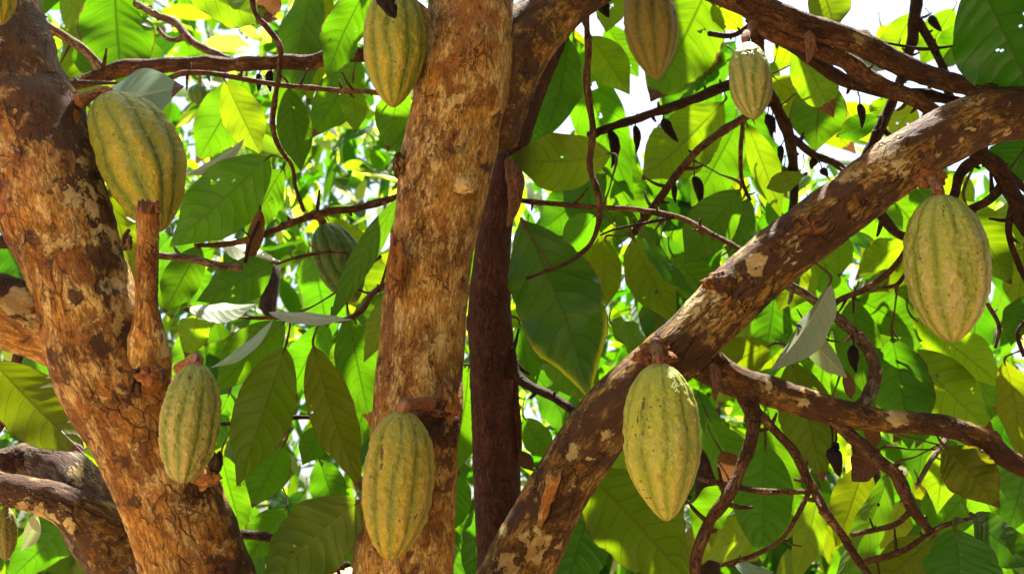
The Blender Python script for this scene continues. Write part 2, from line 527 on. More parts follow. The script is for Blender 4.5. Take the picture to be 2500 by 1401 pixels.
def lump_mesh(name, parent, px, py, d, rx, ry, mat, seed, ch='s', rough=.35, label=None):
    """a knot or flower cushion: an irregular lump grown out of the bark"""
    nu, nv = 20, 28
    c = P(px, py, d)
    V, B = [], []
    for i in range(nu + 1):
        a = math.pi * i / nu
        for j in range(nv):
            b = 2 * math.pi * j / nv
            dr = Vector((math.sin(a) * math.cos(b), math.sin(a) * math.sin(b), math.cos(a)))
            f = 1 + rough * (noise.noise(dr * 1.6 + Vector((seed, 0, 0))) + .6 * noise.noise(dr * 4 + Vector((0, seed, 0))) + .35 * noise.noise(dr * 9))
            V.append(c + RIGHT * (dr.x * rx * f * d / FPX) + UP * (dr.z * ry * f * d / FPX) + FWD * (dr.y * min(rx, ry) * .9 * f * d / FPX))
            B.append(V[-1])
    F = [(i * nv + j, i * nv + (j + 1) % nv, (i + 1) * nv + (j + 1) % nv, (i + 1) * nv + j) for i in range(nu) for j in range(nv)]
    mk = np.zeros((len(V), 4))
    mk[:, 'lsr'.index(ch)] = .8
    o = mesh_obj(name, V, F, mat, parent, c, {'bark': B, 'mark': mk})
    if label:
        o['label'] = label
    return o


#==SETTING==
# ------------------------------------------------------------------ ground
gv, gf = [], []
GN = 60
for i in range(GN + 1):
    for j in range(GN + 1):
        x = (j / GN - .5)
        y = (i / GN - .5)
        x, y = math.copysign(abs(x * 2) ** 3, x) * 900, math.copysign(abs(y * 2) ** 3, y) * 900
        gv.append((x, y, .06 * noise.noise(Vector((x * .5, y * .5, 0))) * min(1, max(0, (math.hypot(x, y) - 9) / 6))))
gf = [(i * (GN + 1) + j, i * (GN + 1) + j + 1, (i + 1) * (GN + 1) + j + 1, (i + 1) * (GN + 1) + j) for i in range(GN) for j in range(GN)]
gr = mesh_obj('ground', gv, gf, ground_material(), None, Vector((0, 0, 0)))
gr['kind'] = 'structure'


def bounce_path_material():
    k = NT('added_bounce_path')
    geo = k.n('ShaderNodeTexCoord').outputs['Object']
    c = k.mix(k.noise(geo, 3, 6, .65), (.52, .38, .20), (.70, .56, .34))
    bp = k.n('ShaderNodeBump', Strength=.4, Distance=.01, Height=k.noise(geo, 60, 4, .7))
    b = k.n('ShaderNodeBsdfPrincipled', Base_Color=c, Roughness=.95, Normal=bp.outputs[0])
    k.t.links.new(b.outputs[0], k.out.inputs[0])
    return k.m


pv, pf_ = [], []
for i in range(41):
    y = -5.5 + i * .165
    cx = -1.75 + .12 * math.sin(i * .25)
    for j in range(9):
        wv = .18 * noise.noise(Vector((i * .3, j // 8 * 9.0, 4)))
        pv.append((cx + (j / 8 - .5) * (2.9 + wv), y, .004))
pf_ = [(i * 9 + j, i * 9 + j + 1, (i + 1) * 9 + j + 1, (i + 1) * 9 + j) for i in range(40) for j in range(8)]
bounce_path = mesh_obj('path', pv, pf_, bounce_path_material(), None, Vector((-1.75, -2, 0)))  # unseen pale path added to bounce sunlight up from the lower left
bounce_path['kind'] = 'structure'

#==TREES==
# ------------------------------------------------------------------ the trees
def base_pt(x, y, r):
    return [(x, y, -.05, r * 1.45), (x, y, .12, r * 1.2), (x, y, .6, r)]


LT = Vector((-.24, 1.36, 0))
tree_left = thing('cacao_tree', 'rusty brown forked cacao tree with a short sawn stub, at the left of the frame', 'tree', LT, 'cacao trees of the grove')
LTP = [(505, 1480, 134, 1.30), (430, 1250, 121, 1.28), (345, 1050, 116, 1.27), (255, 880, 128, 1.26), (205, 720, 116, 1.26),
       (140, 520, 124, 1.27), (75, 300, 118, 1.30), (15, 90, 100, 1.36), (-40, -110, 96, 1.44)]
trunk_left = limb('trunk', tree_left, LTP, M_BARK_LEFT, 88, .09, 9, step=.0055, fine=.0012,
    front=[(*(LT + Vector((0, 0, -.05))), .11), (*(LT + Vector((0, 0, .15))), .095), (*(LT + Vector((-.03, 0, .7))), .078)],
    back=[(-.95, 1.65, 3.0, .05), (-1.15, 1.9, 3.9, .03)],
    marks=[(205, 470, 62, 'l', .55), (140, 590, 52, 'l', .6), (235, 580, 38, 'l', .5), (150, 690, 40, 'l', .35), (255, 790, 50, 'l', .42), (260, 690, 20, 'l', .7),
           (120, 760, 36, 'l', .5), (300, 960, 60, 'l', .25), (460, 1250, 40, 'l', .45), (480, 1230, 26, 'l', .4), (540, 1340, 34, 'l', .4), (350, 1170, 60, 'l', .25), (225, 110, 40, 's', .2),
           (195, 725, 26, 's', .9), (245, 840, 34, 's', .7), (265, 715, 30, 's', .6), (145, 870, 16, 's', .8), (340, 1220, 24, 's', .7), (505, 1365, 34, 's', .6), (40, 90, 170, 's', 1), (110, 220, 110, 's', 1), (170, 330, 75, 's', 1), (212, 430, 52, 's', 1), (248, 520, 46, 's', 1), (276, 610, 46, 's', 1), (305, 700, 44, 's', .9), (325, 790, 34, 's', .8), (570, 1300, 40, 's', .8), (590, 1390, 40, 's', .8), (60, 100, 130, 's', .85), (150, 160, 70, 's', .8),  # small stains; the broad dark marks paint shade up top and at right
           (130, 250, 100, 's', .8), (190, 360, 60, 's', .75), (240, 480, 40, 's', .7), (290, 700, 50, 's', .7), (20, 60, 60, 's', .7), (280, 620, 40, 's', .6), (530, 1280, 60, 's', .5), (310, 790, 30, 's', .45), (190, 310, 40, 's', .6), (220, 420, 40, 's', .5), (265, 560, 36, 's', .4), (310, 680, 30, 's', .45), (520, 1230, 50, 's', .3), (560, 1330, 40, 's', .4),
           (60, 400, 90, 'r', .5), (120, 650, 50, 'r', .4), (30, 520, 60, 'r', .5), (330, 930, 60, 'r', .5), (350, 1000, 50, 'r', .4)],
    lumps=[(330, 930, 60, 22), (190, 550, 26, 9), (215, 240, 60, 16), (60, 160, 70, -22), (205, 700, 70, 8), (440, 1180, 60, 12), (300, 690, 40, -10)])
limb('limb', tree_left, [(225, 850, 86, 1.265), (130, 812, 74, 1.26), (40, 772, 86, 1.25), (-70, 735, 92, 1.24), (-260, 640, 80, 1.22)], M_BARK_LEFT, 60, .10, 10, step=.006, fine=.001,
     marks=[(30, 745, 44, 'l', .75), (75, 790, 34, 'l', .5), (10, 800, 40, 'r', .5), (95, 730, 40, 's', .6), (20, 680, 60, 's', 1), (80, 705, 55, 's', 1), (120, 740, 40, 's', .9)])  # dark marks along the top side paint shade into the bark
stub = limb('stub', tree_left, [(352, 960, 62, 1.245), (362, 890, 58, 1.235), (362, 830, 44, 1.225), (358, 770, 31, 1.215), (358, 680, 28, 1.21), (360, 590, 27, 1.205), (361, 520, 26, 1.20), (362, 498, 24, 1.20)], M_BARK_LEFT, 44, .09, 16, step=.004, ragged=.012, fine=.0012,
     marks=[(310, 850, 24, 'l', .8), (330, 830, 24, 'l', .6), (385, 815, 20, 'l', .5), (415, 860, 22, 'l', .6), (362, 505, 34, 'r', .9), (362, 515, 22, 's', .5), (345, 715, 14, 's', .6), (375, 800, 14, 's', .6), (375, 930, 30, 'r', .8)],
     lumps=[(330, 830, 22, 9), (350, 630, 10, 5)], label='short upright stub with a raw broken top')
lump_mesh('knot', tree_left, 310, 592, 1.21, 13, 17, M_BARK_LEFT, 3.1, 's', .6)
lump_mesh('flower_cushion', tree_left, 370, 915, 1.19, 26, 22, M_BARK_LEFT, 5.2, 'r', .7)
lump_mesh('flower_cushion', tree_left, 330, 935, 1.195, 14, 30, M_BARK_LEFT, 6.4, 's', .6)
lump_mesh('flower_cushion', tree_left, 505, 1165, 1.22, 30, 22, M_BARK_LEFT, 8.4, 'r', .6)
lump_mesh('broken_top', tree_left, 362, 508, 1.198, 27, 17, M_CUSHION, 15.2, 'r', .55, 'raw reddish break on the stub')
limb('broken_twig', tree_left, [(480, 1190, 22, 1.28), (515, 1155, 20, 1.24), (530, 1118, 16, 1.22), (532, 1108, 13, 1.22)], M_TWIG_DARK, 16, .15, 30, ragged=.008)
for path in ([(315, 560, 6, 1.205), (302, 580, 6, 1.2), (297, 600, 5, 1.2)], [(330, 900, 7, 1.19), (318, 950, 6, 1.185), (308, 995, 6, 1.19)], [(395, 905, 9, 1.19), (398, 925, 8, 1.18), (392, 940, 7, 1.185)]):
    limb('dry_stalk', tree_left, path, M_TWIG, 10, .15, 30)

CT = Vector((-.15, 1.46, 0))
tree_mid = thing('cacao_tree', 'straight tan cacao trunk bearing two ripe pods, in the middle of the frame', 'tree', CT, 'cacao trees of the grove')
CTP = [(978, 1480, 128, 1.34), (983, 1400, 123, 1.34), (1000, 1200, 114, 1.34), (1018, 1000, 107, 1.345), (1030, 850, 104, 1.35), (1043, 700, 102, 1.36), (1066, 540, 103, 1.37), (1086, 420, 110, 1.38),
       (1112, 300, 112, 1.39), (1135, 180, 115, 1.40), (1150, 80, 108, 1.42), (1152, -40, 104, 1.45), (1150, -200, 98, 1.5)]
limb('trunk', tree_mid, CTP, M_BARK, 92, .06, 9, step=.0055, fine=.0012,
     front=[(*(CT + Vector((0, 0, -.05))), .12), (*(CT + Vector((0, 0, .12))), .10), (*(CT + Vector((0, -.03, .6))), .082)],
     back=[(-.15, 1.7, 3.1, .045), (-.3, 1.9, 4.0, .03)],
     marks=[(1115, 243, 20, 'l', .95), (1080, 850, 34, 'l', .95), (1000, 600, 60, 'l', .12), (1130, 460, 26, 'l', .3), (990, 965, 16, 'l', .6), (1060, 620, 40, 'l', .2), (1015, 330, 30, 'l', .4), (1030, 500, 36, 'l', .25), (960, 800, 30, 'l', .2),  # the pale mark on the upper left edge paints in a sun spot
            (1090, 365, 18, 's', .8), (1000, 385, 24, 's', .8), (935, 880, 22, 's', .8), (1180, 400, 22, 's', .5), (1130, 255, 14, 's', .6), (1085, 1020, 60, 's', .7), (960, 700, 30, 's', .6), (985, 440, 24, 's', .5), (1110, 410, 24, 's', .5), (1215, 300, 36, 's', .8), (1190, 420, 30, 's', .6), (1165, 560, 24, 's', .6), (1145, 700, 22, 's', .5), (1160, 20, 90, 'r', .8), (1130, 130, 70, 'r', .6), (930, 1000, 24, 's', .5),  # dark marks down the right edge paint in shade
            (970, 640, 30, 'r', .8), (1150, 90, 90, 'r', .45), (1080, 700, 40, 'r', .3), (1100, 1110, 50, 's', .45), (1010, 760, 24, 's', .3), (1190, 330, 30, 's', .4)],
     lumps=[(1130, 450, 24, 12), (975, 405, 26, 18), (1090, 990, 60, 30), (965, 640, 30, 14), (1215, 230, 50, 16), (1000, 385, 20, 8), (1075, 1060, 50, 10), (1040, 860, 60, 5)])
limb('limb', tree_mid, [(1175, 330, 92, 1.42), (1210, 215, 92, 1.43), (1272, 105, 80, 1.45), (1365, 18, 66, 1.48), (1475, -60, 58, 1.52), (1640, -190, 50, 1.6)], M_BARK_DIAG, 56, .09, 10, step=.006, fine=.001, back=[(.75, 2.1, 3.2, .03)],
     marks=[(1230, 150, 20, 'l', .4), (1300, 80, 60, 's', .4), (1240, 230, 30, 's', .4), (1260, 20, 18, 'l', .4)])  # the topmost pale mark paints in a sun spot
limb('limb', tree_mid, [(1075, 110, 46, 1.42), (1030, 55, 36, 1.41), (975, 5, 30, 1.40), (900, -50, 27, 1.4)], M_BARK, 36, .1, 14, fine=.001, marks=[(1000, 20, 30, 'r', .7), (1045, 90, 40, 's', .5)])
lump_mesh('knot', tree_mid, 968, 648, 1.30, 22, 72, M_BARK, 1.7, 'r', .55, 'long open scar with rusty torn bark')
lump_mesh('knot', tree_mid, 972, 402, 1.34, 16, 26, M_BARK, 2.9, 's', .5)
lump_mesh('knot', tree_mid, 1132, 452, 1.285, 25, 22, M_BARK, 9.2, 'l', .35)
lump_mesh('flower_cushion', tree_mid, 1040, 1002, 1.235, 48, 24, M_CUSHION, 4.3, 's', .6)
lump_mesh('flower_cushion', tree_mid, 1092, 985, 1.245, 24, 36, M_BARK, 7.7, 'r', .75, 'torn cushion with raw orange wood')
lump_mesh('flower_cushion', tree_mid, 1075, 1045, 1.255, 40, 50, M_BARK_DIAG, 11.1, 's', .5)

DT = Vector((-.03, 1.86, 0))
tree_dark = thing('shade_tree', 'slender dark reddish tree trunk just right of the tan central trunk', 'tree', DT)
limb('trunk', tree_dark, [(1228, 1480, 62, 1.75), (1216, 1200, 58, 1.75), (1203, 900, 58, 1.75), (1196, 720, 50, 1.75), (1207, 580, 42, 1.75), (1235, 430, 37, 1.76), (1285, 260, 34, 1.8), (1345, 110, 33, 1.86), (1400, -40, 32, 1.95)], M_BARK_RED, 60, .05, 9, step=.006, fine=.0012,
     front=[(*(DT + Vector((0, 0, -.05))), .075), (*(DT + Vector((0, 0, .15))), .055), (*(DT + Vector((0, -.03, .7))), .047)], back=[(.3, 2.3, 3.3, .015)],
     lumps=[(1145, 790, 20, 8), (1190, 560, 40, 8)])
limb('branch', tree_dark, [(1248, 850, 14, 1.73), (1262, 915, 17, 1.72), (1300, 945, 15, 1.7), (1350, 968, 14, 1.68), (1400, 1003, 14, 1.66), (1480, 1050, 10, 1.66)], M_TWIG_DARK, 16)
limb('branch', tree_dark, [(1250, 880, 12, 1.74), (1262, 1000, 11, 1.73), (1268, 1120, 8, 1.73)], M_BARK_RED, 14)

DG = Vector((.03, 1.62, 0))
tree_diag = thing('cacao_tree', 'blotched cacao limb slanting from bottom centre up to the right edge', 'tree', DG, 'cacao trees of the grove')
DGP = [(1215, 1480, 92, 1.52), (1262, 1390, 86, 1.51), (1352, 1215, 76, 1.49), (1428, 1095, 77, 1.48), (1500, 1005, 77, 1.47), (1590, 915, 75, 1.47), (1672, 840, 74, 1.46), (1800, 715, 74, 1.46),
       (1930, 602, 72, 1.46), (2065, 498, 71, 1.47), (2190, 405, 71, 1.48), (2305, 335, 71, 1.49), (2410, 288, 67, 1.5), (2530, 272, 64, 1.52), (2720, 235, 60, 1.56)]
limb('trunk', tree_diag, DGP, M_BARK_DIAG, 88, .085, 10, step=.0055, fine=.0013,
     front=[(*(DG + Vector((-.02, 0, -.05))), .10), (*(DG + Vector((-.02, 0, .15))), .085), (*(DG + Vector((-.03, 0, .7))), .07)], back=[(1.5, 1.9, 2.6, .03)],
     marks=[(2190, 392, 36, 'l', .95), (1700, 745, 30, 'l', .9), (1740, 705, 34, 'l', .55), (1845, 635, 34, 'l', .75), (1740, 770, 40, 'l', .3), (1935, 590, 46, 'l', .28), (2370, 255, 30, 'l', .4), (2060, 430, 34, 'l', .4), (1240, 1390, 40, 'l', .6), (1310, 1310, 36, 'l', .5), (1290, 1350, 40, 'l', .45), (1230, 1300, 16, 'l', .6),
            (1400, 1110, 36, 'l', .4), (1480, 1060, 26, 'l', .3), (1600, 900, 30, 'l', .3), (2330, 330, 46, 'l', .25), (2440, 280, 40, 'l', .2),
            (1700, 870, 40, 's', .7), (1640, 850, 30, 's', .6), (1900, 550, 50, 's', .7), (2030, 620, 46, 's', .5), (1890, 650, 40, 's', .5), (2150, 470, 30, 's', .7), (2110, 500, 30, 's', .5), (2270, 330, 60, 's', .6), (2400, 330, 44, 's', .6), (2480, 270, 40, 's', .5), (2040, 440, 40, 's', .4),
            (1560, 960, 40, 's', .6), (1450, 1120, 34, 's', .6), (1370, 1080, 30, 's', .6), (1470, 1180, 24, 's', .6), (1340, 1260, 30, 's', .6), (1250, 1250, 40, 's', .5), (1305, 1235, 22, 's', 1), (1390, 1220, 26, 's', .5), (1790, 700, 26, 's', .5), (1960, 470, 40, 's', .3), (2060, 560, 36, 's', .6), (1520, 1040, 40, 's', .5),
            (1750, 685, 44, 'r', .9), (1290, 1230, 46, 'r', .8), (2090, 470, 40, 'r', .5), (1980, 570, 60, 'r', .4), (2270, 420, 60, 'r', .5), (1380, 1300, 30, 'r', .5)],
     lumps=[(1755, 680, 40, 16), (1790, 700, 20, -10), (1300, 1215, 34, -14), (1340, 1190, 18, 16), (2240, 395, 40, 8), (1640, 830, 40, 8), (2420, 235, 36, 12), (1980, 560, 26, -6), (2180, 395, 30, 6), (1700, 745, 26, 5)])
lump_mesh('knot', tree_diag, 1758, 690, 1.425, 40, 22, M_BARK_DIAG, 3.9, 'r', .4, 'rusty open wound in the bark')
lump_mesh('knot', tree_diag, 2405, 222, 1.49, 34, 16, M_BARK_DIAG, 2.2, 's', .7)
limb('bark_flap', tree_diag, [(1318, 1285, 7, 1.435), (1330, 1240, 13, 1.425), (1343, 1190, 19, 1.415), (1356, 1148, 15, 1.405)], M_BARK_LEFT, 16, .45, 34, ragged=.014, marks=[(1345, 1200, 60, 'r', .8)], label='torn strip of orange bark')
lump_mesh('flower_cushion', tree_diag, 1598, 866, 1.385, 40, 28, M_CUSHION, 12.5, 'r', .7)
lump_mesh('flower_cushion', tree_diag, 2268, 436, 1.435, 36, 22, M_CUSHION, 13.5, 'r', .6)
A = limb('branch', tree_diag, [(1690, 850, 60, 1.49), (1740, 898, 46, 1.49), (1800, 930, 39, 1.48), (1880, 955, 36, 1.48), (1960, 980, 36, 1.48), (2070, 1013, 33, 1.48), (2200, 1030, 28, 1.49), (2320, 1042, 27, 1.49), (2400, 1075, 29, 1.49), (2450, 1115, 27, 1.49), (2560, 1165, 24, 1.5)], M_BARK_DIAG, 32, .14, 18, fine=.0012,
     marks=[(1800, 920, 40, 'r', .5), (1880, 940, 18, 'l', .6), (1960, 985, 18, 'l', .6), (2190, 1015, 24, 'l', .8), (2000, 1000, 60, 's', .4), (2300, 1050, 90, 's', .4), (2450, 1110, 60, 's', .4), (1840, 990, 30, 'r', .5)], lumps=[(2435, 1060, 14, 14), (2090, 1015, 24, 8)])
limb('branch', tree_diag, [(1820, 950, 34, 1.48), (1835, 1010, 25, 1.46), (1833, 1075, 18, 1.45), (1808, 1150, 17, 1.44), (1770, 1220, 18, 1.43), (1722, 1290, 17, 1.43), (1702, 1350, 17, 1.43), (1697, 1430, 16, 1.43)], M_TWIG, 22, .15, 26, fine=.0008)
limb('branch', tree_diag, [(1850, 1005, 13, 1.46), (1895, 1055, 13, 1.45), (1945, 1110, 13, 1.45), (1978, 1180, 14, 1.45), (2010, 1240, 14, 1.45), (2070, 1330, 12, 1.45), (2130, 1415, 11, 1.45)], M_TWIG, 18, .14, 26)
limb('branch', tree_diag, [(2020, 1015, 22, 1.48), (2080, 1065, 20, 1.47), (2140, 1120, 19, 1.46), (2185, 1155, 20, 1.45), (2212, 1215, 18, 1.45), (2240, 1260, 15, 1.45), (2270, 1297, 12, 1.45)], M_TWIG, 20, .15, 26, marks=[(2180, 1135, 14, 'l', .8)])
limb('twig', tree_diag, [(2225, 1245, 10, 1.45), (2190, 1275, 10, 1.44), (2140, 1292, 9, 1.43), (2080, 1305, 8, 1.42)], M_TWIG, 14)
limb('twig', tree_diag, [(2380, 1262, 5, 1.4), (2300, 1285, 8, 1.43), (2200, 1345, 9, 1.44), (2110, 1372, 10, 1.45)], M_TWIG, 14)
limb('branch', tree_diag, [(1900, 680, 12, 1.52), (1960, 715, 14, 1.53), (2030, 765, 15, 1.53), (2090, 815, 17, 1.53), (2125, 865, 18, 1.53), (2135, 925, 18, 1.52), (2115, 975, 20, 1.5), (2085, 1005, 20, 1.49)], M_BARK_GREY, 20, .14, 24, fine=.0008)
limb('twig', tree_diag, [(1705, 1168, 8, 1.47), (1780, 1185, 8, 1.46), (1850, 1197, 9, 1.45), (1975, 1200, 7, 1.45)], M_TWIG, 14)
limb('twig', tree_diag, [(1975, 1200, 8, 1.45), (1945, 1260, 7, 1.45), (1905, 1318, 7, 1.46), (1840, 1355, 7, 1.47), (1760, 1380, 6, 1.5)], M_TWIG, 12)
limb('twig', tree_diag, [(2240, 1180, 7, 1.46), (2270, 1130, 7, 1.5), (2310, 1070, 9, 1.55)], M_TWIG_PALE, 12)
limb('twig', tree_diag, [(1955, 800, 5, 1.53), (1990, 790, 6, 1.53), (2015, 780, 5, 1.53)], M_TWIG, 10)
limb('twig', tree_diag, [(2210, 610, 7, 1.6), (2185, 650, 8, 1.6), (2120, 700, 9, 1.6), (2040, 740, 8, 1.58), (2010, 790, 7, 1.55), (1990, 880, 6, 1.55)], M_TWIG, 12)
limb('twig', tree_diag, [(2215, 660, 5, 1.62), (2195, 690, 6, 1.62), (2140, 705, 5, 1.6)], M_TWIG, 10)
limb('twig', tree_diag, [(2410, 740, 6, 1.55), (2440, 800, 6, 1.54), (2430, 850, 5, 1.54)], M_TWIG, 10)
limb('twig', tree_diag, [(2520, 770, 7, 1.54), (2485, 810, 6, 1.54), (2500, 870, 6, 1.54)], M_TWIG_DARK, 10)
limb('branch', tree_diag, [(2330, 345, 24, 1.56), (2390, 372, 24, 1.57), (2430, 410, 23, 1.58), (2470, 470, 26, 1.58), (2500, 530, 30, 1.58), (2540, 600, 24, 1.6)], M_TWIG_DARK, 24, .22, 24)
limb('branch', tree_diag, [(2400, 380, 17, 1.58), (2350, 420, 16, 1.6), (2325, 480, 13, 1.62)], M_TWIG_DARK, 16, .2, 26)
limb('branch', tree_diag, [(2450, 450, 16, 1.58), (2410, 490, 13, 1.6), (2362, 515, 13, 1.62)], M_TWIG_DARK, 16, .2, 26)
limb('branch', tree_diag, [(2475, 500, 14, 1.58), (2462, 560, 10, 1.59), (2490, 650, 9, 1.6), (2530, 730, 8, 1.6)], M_TWIG_DARK, 14, .2, 26)
limb('branch', tree_diag, [(2380, 350, 10, 1.59), (2440, 400, 11, 1.6), (2510, 470, 10, 1.62)], M_TWIG_DARK, 12, .2, 26)
limb('branch', tree_diag, [(2130, 490, 15, 1.6), (2160, 535, 15, 1.62), (2190, 570, 13, 1.63), (2220, 580, 12, 1.64)], M_TWIG_DARK, 14)

UT = Vector((1.65, 2.15, 0))
tree_over = thing('cacao_tree', 'cacao tree of thin brown branches sloping across the top right corner', 'tree', UT, 'cacao trees of the grove')
limb('trunk', tree_over, [(2900, 800, 50, 2.05), (2820, 500, 44, 2.0), (2640, 330, 30, 1.9), (2420, 225, 22, 1.72), (2300, 195, 25, 1.68), (2200, 158, 27, 1.65), (2080, 98, 29, 1.63), (1960, 60, 30, 1.62), (1850, 20, 31, 1.62), (1740, -25, 30, 1.62), (1560, -120, 30, 1.65)], M_TWIG, 30, .12, 20, fine=.001, step=.006,
     front=[(*(UT + Vector((0, 0, -.05))), .07), (*(UT + Vector((0, 0, .6))), .05)], back=[(.2, 2.0, 3.2, .02)],
     marks=[(2100, 95, 30, 'l', .8), (2150, 120, 24, 'l', .5), (1870, 15, 60, 'l', .1), (1980, 60, 26, 's', .5)], lumps=[(2112, 78, 12, 12), (1935, 65, 16, 6)])
limb('branch', tree_over, [(1820, 20, 30, 1.66), (1900, 78, 29, 1.66), (1980, 112, 28, 1.66), (2060, 150, 27, 1.66), (2140, 203, 26, 1.66), (2230, 240, 23, 1.66), (2300, 282, 19, 1.66), (2380, 330, 14, 1.68)], M_TWIG, 24, .13, 22, marks=[(2140, 175, 16, 'l', .6), (2080, 160, 60, 's', .3)])
limb('branch', tree_over, [(1830, 40, 20, 1.72), (1900, 90, 20, 1.72), (1990, 150, 19, 1.72), (2070, 202, 20, 1.72), (2160, 222, 18, 1.72), (2260, 235, 17, 1.72), (2340, 248, 14, 1.72), (2430, 300, 12, 1.75)], M_TWIG_DARK, 20, .14, 24)
limb('branch', tree_over, [(1835, 40, 20, 1.85), (1850, 110, 18, 1.9), (1862, 190, 17, 1.95), (1895, 260, 16, 2.0), (1925, 330, 17, 2.0), (1938, 420, 14, 2.0), (1935, 520, 13, 2.0), (1930, 620, 10, 2.0)], M_TWIG_DARK, 18, .13, 24)
limb('branch', tree_over, [(1925, 330, 12, 2.0), (1975, 370, 11, 2.02), (2040, 400, 11, 2.05), (2090, 440, 11, 2.1)], M_TWIG_DARK, 14, .14, 24)
limb('branch', tree_over, [(1435, 330, 11, 2.0), (1520, 302, 13, 2.0), (1610, 272, 14, 2.0), (1700, 240, 15, 2.0), (1780, 207, 16, 2.0), (1865, 190, 16, 1.96)], M_TWIG_DARK, 18, .12, 24)
limb('branch', tree_over, [(1880, 240, 12, 1.98), (1820, 285, 12, 1.95), (1750, 330, 12, 1.92), (1700, 370, 12, 1.9), (1650, 430, 12, 1.9), (1600, 500, 12, 1.9), (1540, 575, 9, 1.9)], M_TWIG, 16, .14, 24)
limb('twig', tree_over, [(1730, 82, 9, 1.7), (1790, 88, 9, 1.7), (1840, 58, 9, 1.68)], M_TWIG_DARK, 12)
limb('twig', tree_over, [(1815, 290, 6, 1.95), (1808, 370, 6, 1.95), (1814, 450, 6, 1.95), (1832, 490, 5, 1.95)], M_TWIG, 10)
limb('twig', tree_over, [(2105, 95, 4, 1.64), (2190, 110, 4, 1.66), (2250, 120, 5, 1.68), (2330, 113, 4, 1.7)], M_TWIG_DARK, 10)
limb('branch', tree_over, [(2245, -60, 18, 2.2), (2235, 20, 17, 2.2), (2222, 110, 16, 2.2), (2200, 190, 15, 2.2), (2170, 270, 15, 2.2), (2130, 350, 17, 2.2), (2100, 420, 14, 2.2)], M_TWIG_DARK, 16, .14, 20)
limb('branch', tree_over, [(2240, 50, 14, 2.2), (2270, 100, 13, 2.2), (2300, 160, 11, 2.2), (2320, 230, 9, 2.2)], M_TWIG_DARK, 14, .14, 20)
limb('twig', tree_over, [(2150, 290, 8, 2.2), (2165, 325, 8, 2.2), (2190, 335, 6, 2.2)], M_TWIG_DARK, 10)
limb('vine', tree_over, [(1440, -60, 10, 1.62), (1432, 30, 9, 1.62), (1436, 130, 10, 1.62), (1432, 210, 12, 1.62), (1446, 300, 10, 1.62), (1444, 420, 10, 1.61), (1458, 470, 9, 1.6), (1464, 520, 8, 1.6), (1445, 590, 8, 1.58), (1395, 635, 7, 1.56), (1340, 660, 6, 1.54), (1285, 680, 5, 1.52)], M_TWIG, 14, .2, 30, label='thin vine hanging in a long curl')
limb('twig', tree_over, [(1255, 487, 8, 1.72), (1340, 497, 8, 1.71), (1440, 505, 8, 1.7), (1560, 513, 8, 1.68), (1650, 528, 9, 1.66), (1720, 562, 8, 1.62), (1830, 620, 7, 1.56)], M_TWIG, 12, .16, 30)
limb('twig', tree_over, [(1650, 530, 6, 1.66), (1560, 548, 5, 1.66), (1500, 560, 4, 1.66), (1465, 575, 3, 1.66)], M_TWIG_DARK, 8)

ML = Vector((-.55, 2.35, 0))
tree_back = thing('cacao_tree', 'cacao tree of thin level branches between the left and the central trunks', 'tree', ML, 'cacao trees of the grove')
limb('trunk', tree_back, [(1085, 700, 30, 1.9), (1090, 300, 28, 1.9), (1040, 170, 26, 1.88), (950, 128, 22, 1.86), (830, 140, 22, 1.85), (700, 152, 22, 1.85), (560, 158, 22, 1.85), (400, 160, 23, 1.85), (280, 172, 24, 1.85), (238, 190, 22, 1.85), (160, 212, 16, 1.87), (60, 220, 13, 1.9)], M_TWIG, 26, .10, 20, fine=.001,
     front=[(-.12, 2.05, -.05, .05), (-.12, 2.0, .6, .035)], marks=[(330, 160, 16, 'l', .5), (560, 140, 60, 'l', .3), (245, 180, 30, 's', .6)])
limb('branch', tree_back, [(250, 175, 17, 1.85), (225, 140, 14, 1.84), (180, 105, 13, 1.82), (125, 70, 13, 1.8), (80, 45, 12, 1.8)], M_TWIG_PALE, 16)
limb('branch', tree_back, [(560, 148, 13, 1.88), (500, 120, 12, 1.9), (455, 88, 12, 1.92), (425, 55, 11, 1.94), (385, 38, 11, 1.96), (330, 10, 9, 2.0)], M_TWIG_PALE, 16)
limb('twig', tree_back, [(455, 88, 8, 1.92), (430, 98, 8, 1.93), (405, 92, 7, 1.94), (385, 72, 6, 1.95)], M_TWIG_PALE, 12)
limb('twig', tree_back, [(405, 195, 9, 1.8), (440, 182, 9, 1.79), (480, 178, 8, 1.78), (640, 202, 8, 1.77), (760, 216, 8, 1.76), (850, 222, 8, 1.74), (930, 228, 7, 1.7)], M_TWIG, 12, .16, 30)
limb('twig', tree_back, [(160, 200, 7, 1.75), (230, 203, 6, 1.74), (325, 204, 4, 1.72)], M_TWIG_DARK, 10)
limb('vine', tree_back, [(612, -30, 9, 1.7), (628, 40, 9, 1.7), (655, 72, 9, 1.7), (682, 110, 9, 1.7), (683, 170, 8, 1.7), (672, 240, 8, 1.7), (666, 310, 9, 1.71), (684, 365, 7, 1.73), (712, 405, 6, 1.75), (722, 460, 6, 1.77), (742, 515, 6, 1.8)], M_TWIG, 12, .2, 30, label='thin vine dangling past the level branch')
limb('branch', tree_back, [(1010, 470, 12, 1.82), (930, 493, 11, 1.81), (860, 510, 11, 1.8), (790, 520, 11, 1.8), (720, 540, 11, 1.8), (650, 572, 11, 1.8), (590, 588, 10, 1.8), (530, 598, 8, 1.8), (475, 598, 6, 1.8)], M_TWIG, 16, .16, 26)
limb('branch', tree_back, [(330, 610, 13, 1.62), (400, 625, 12, 1.65), (470, 630, 12, 1.68), (530, 648, 12, 1.7), (590, 652, 11, 1.72)], M_BARK_GREY, 16, .2, 26)
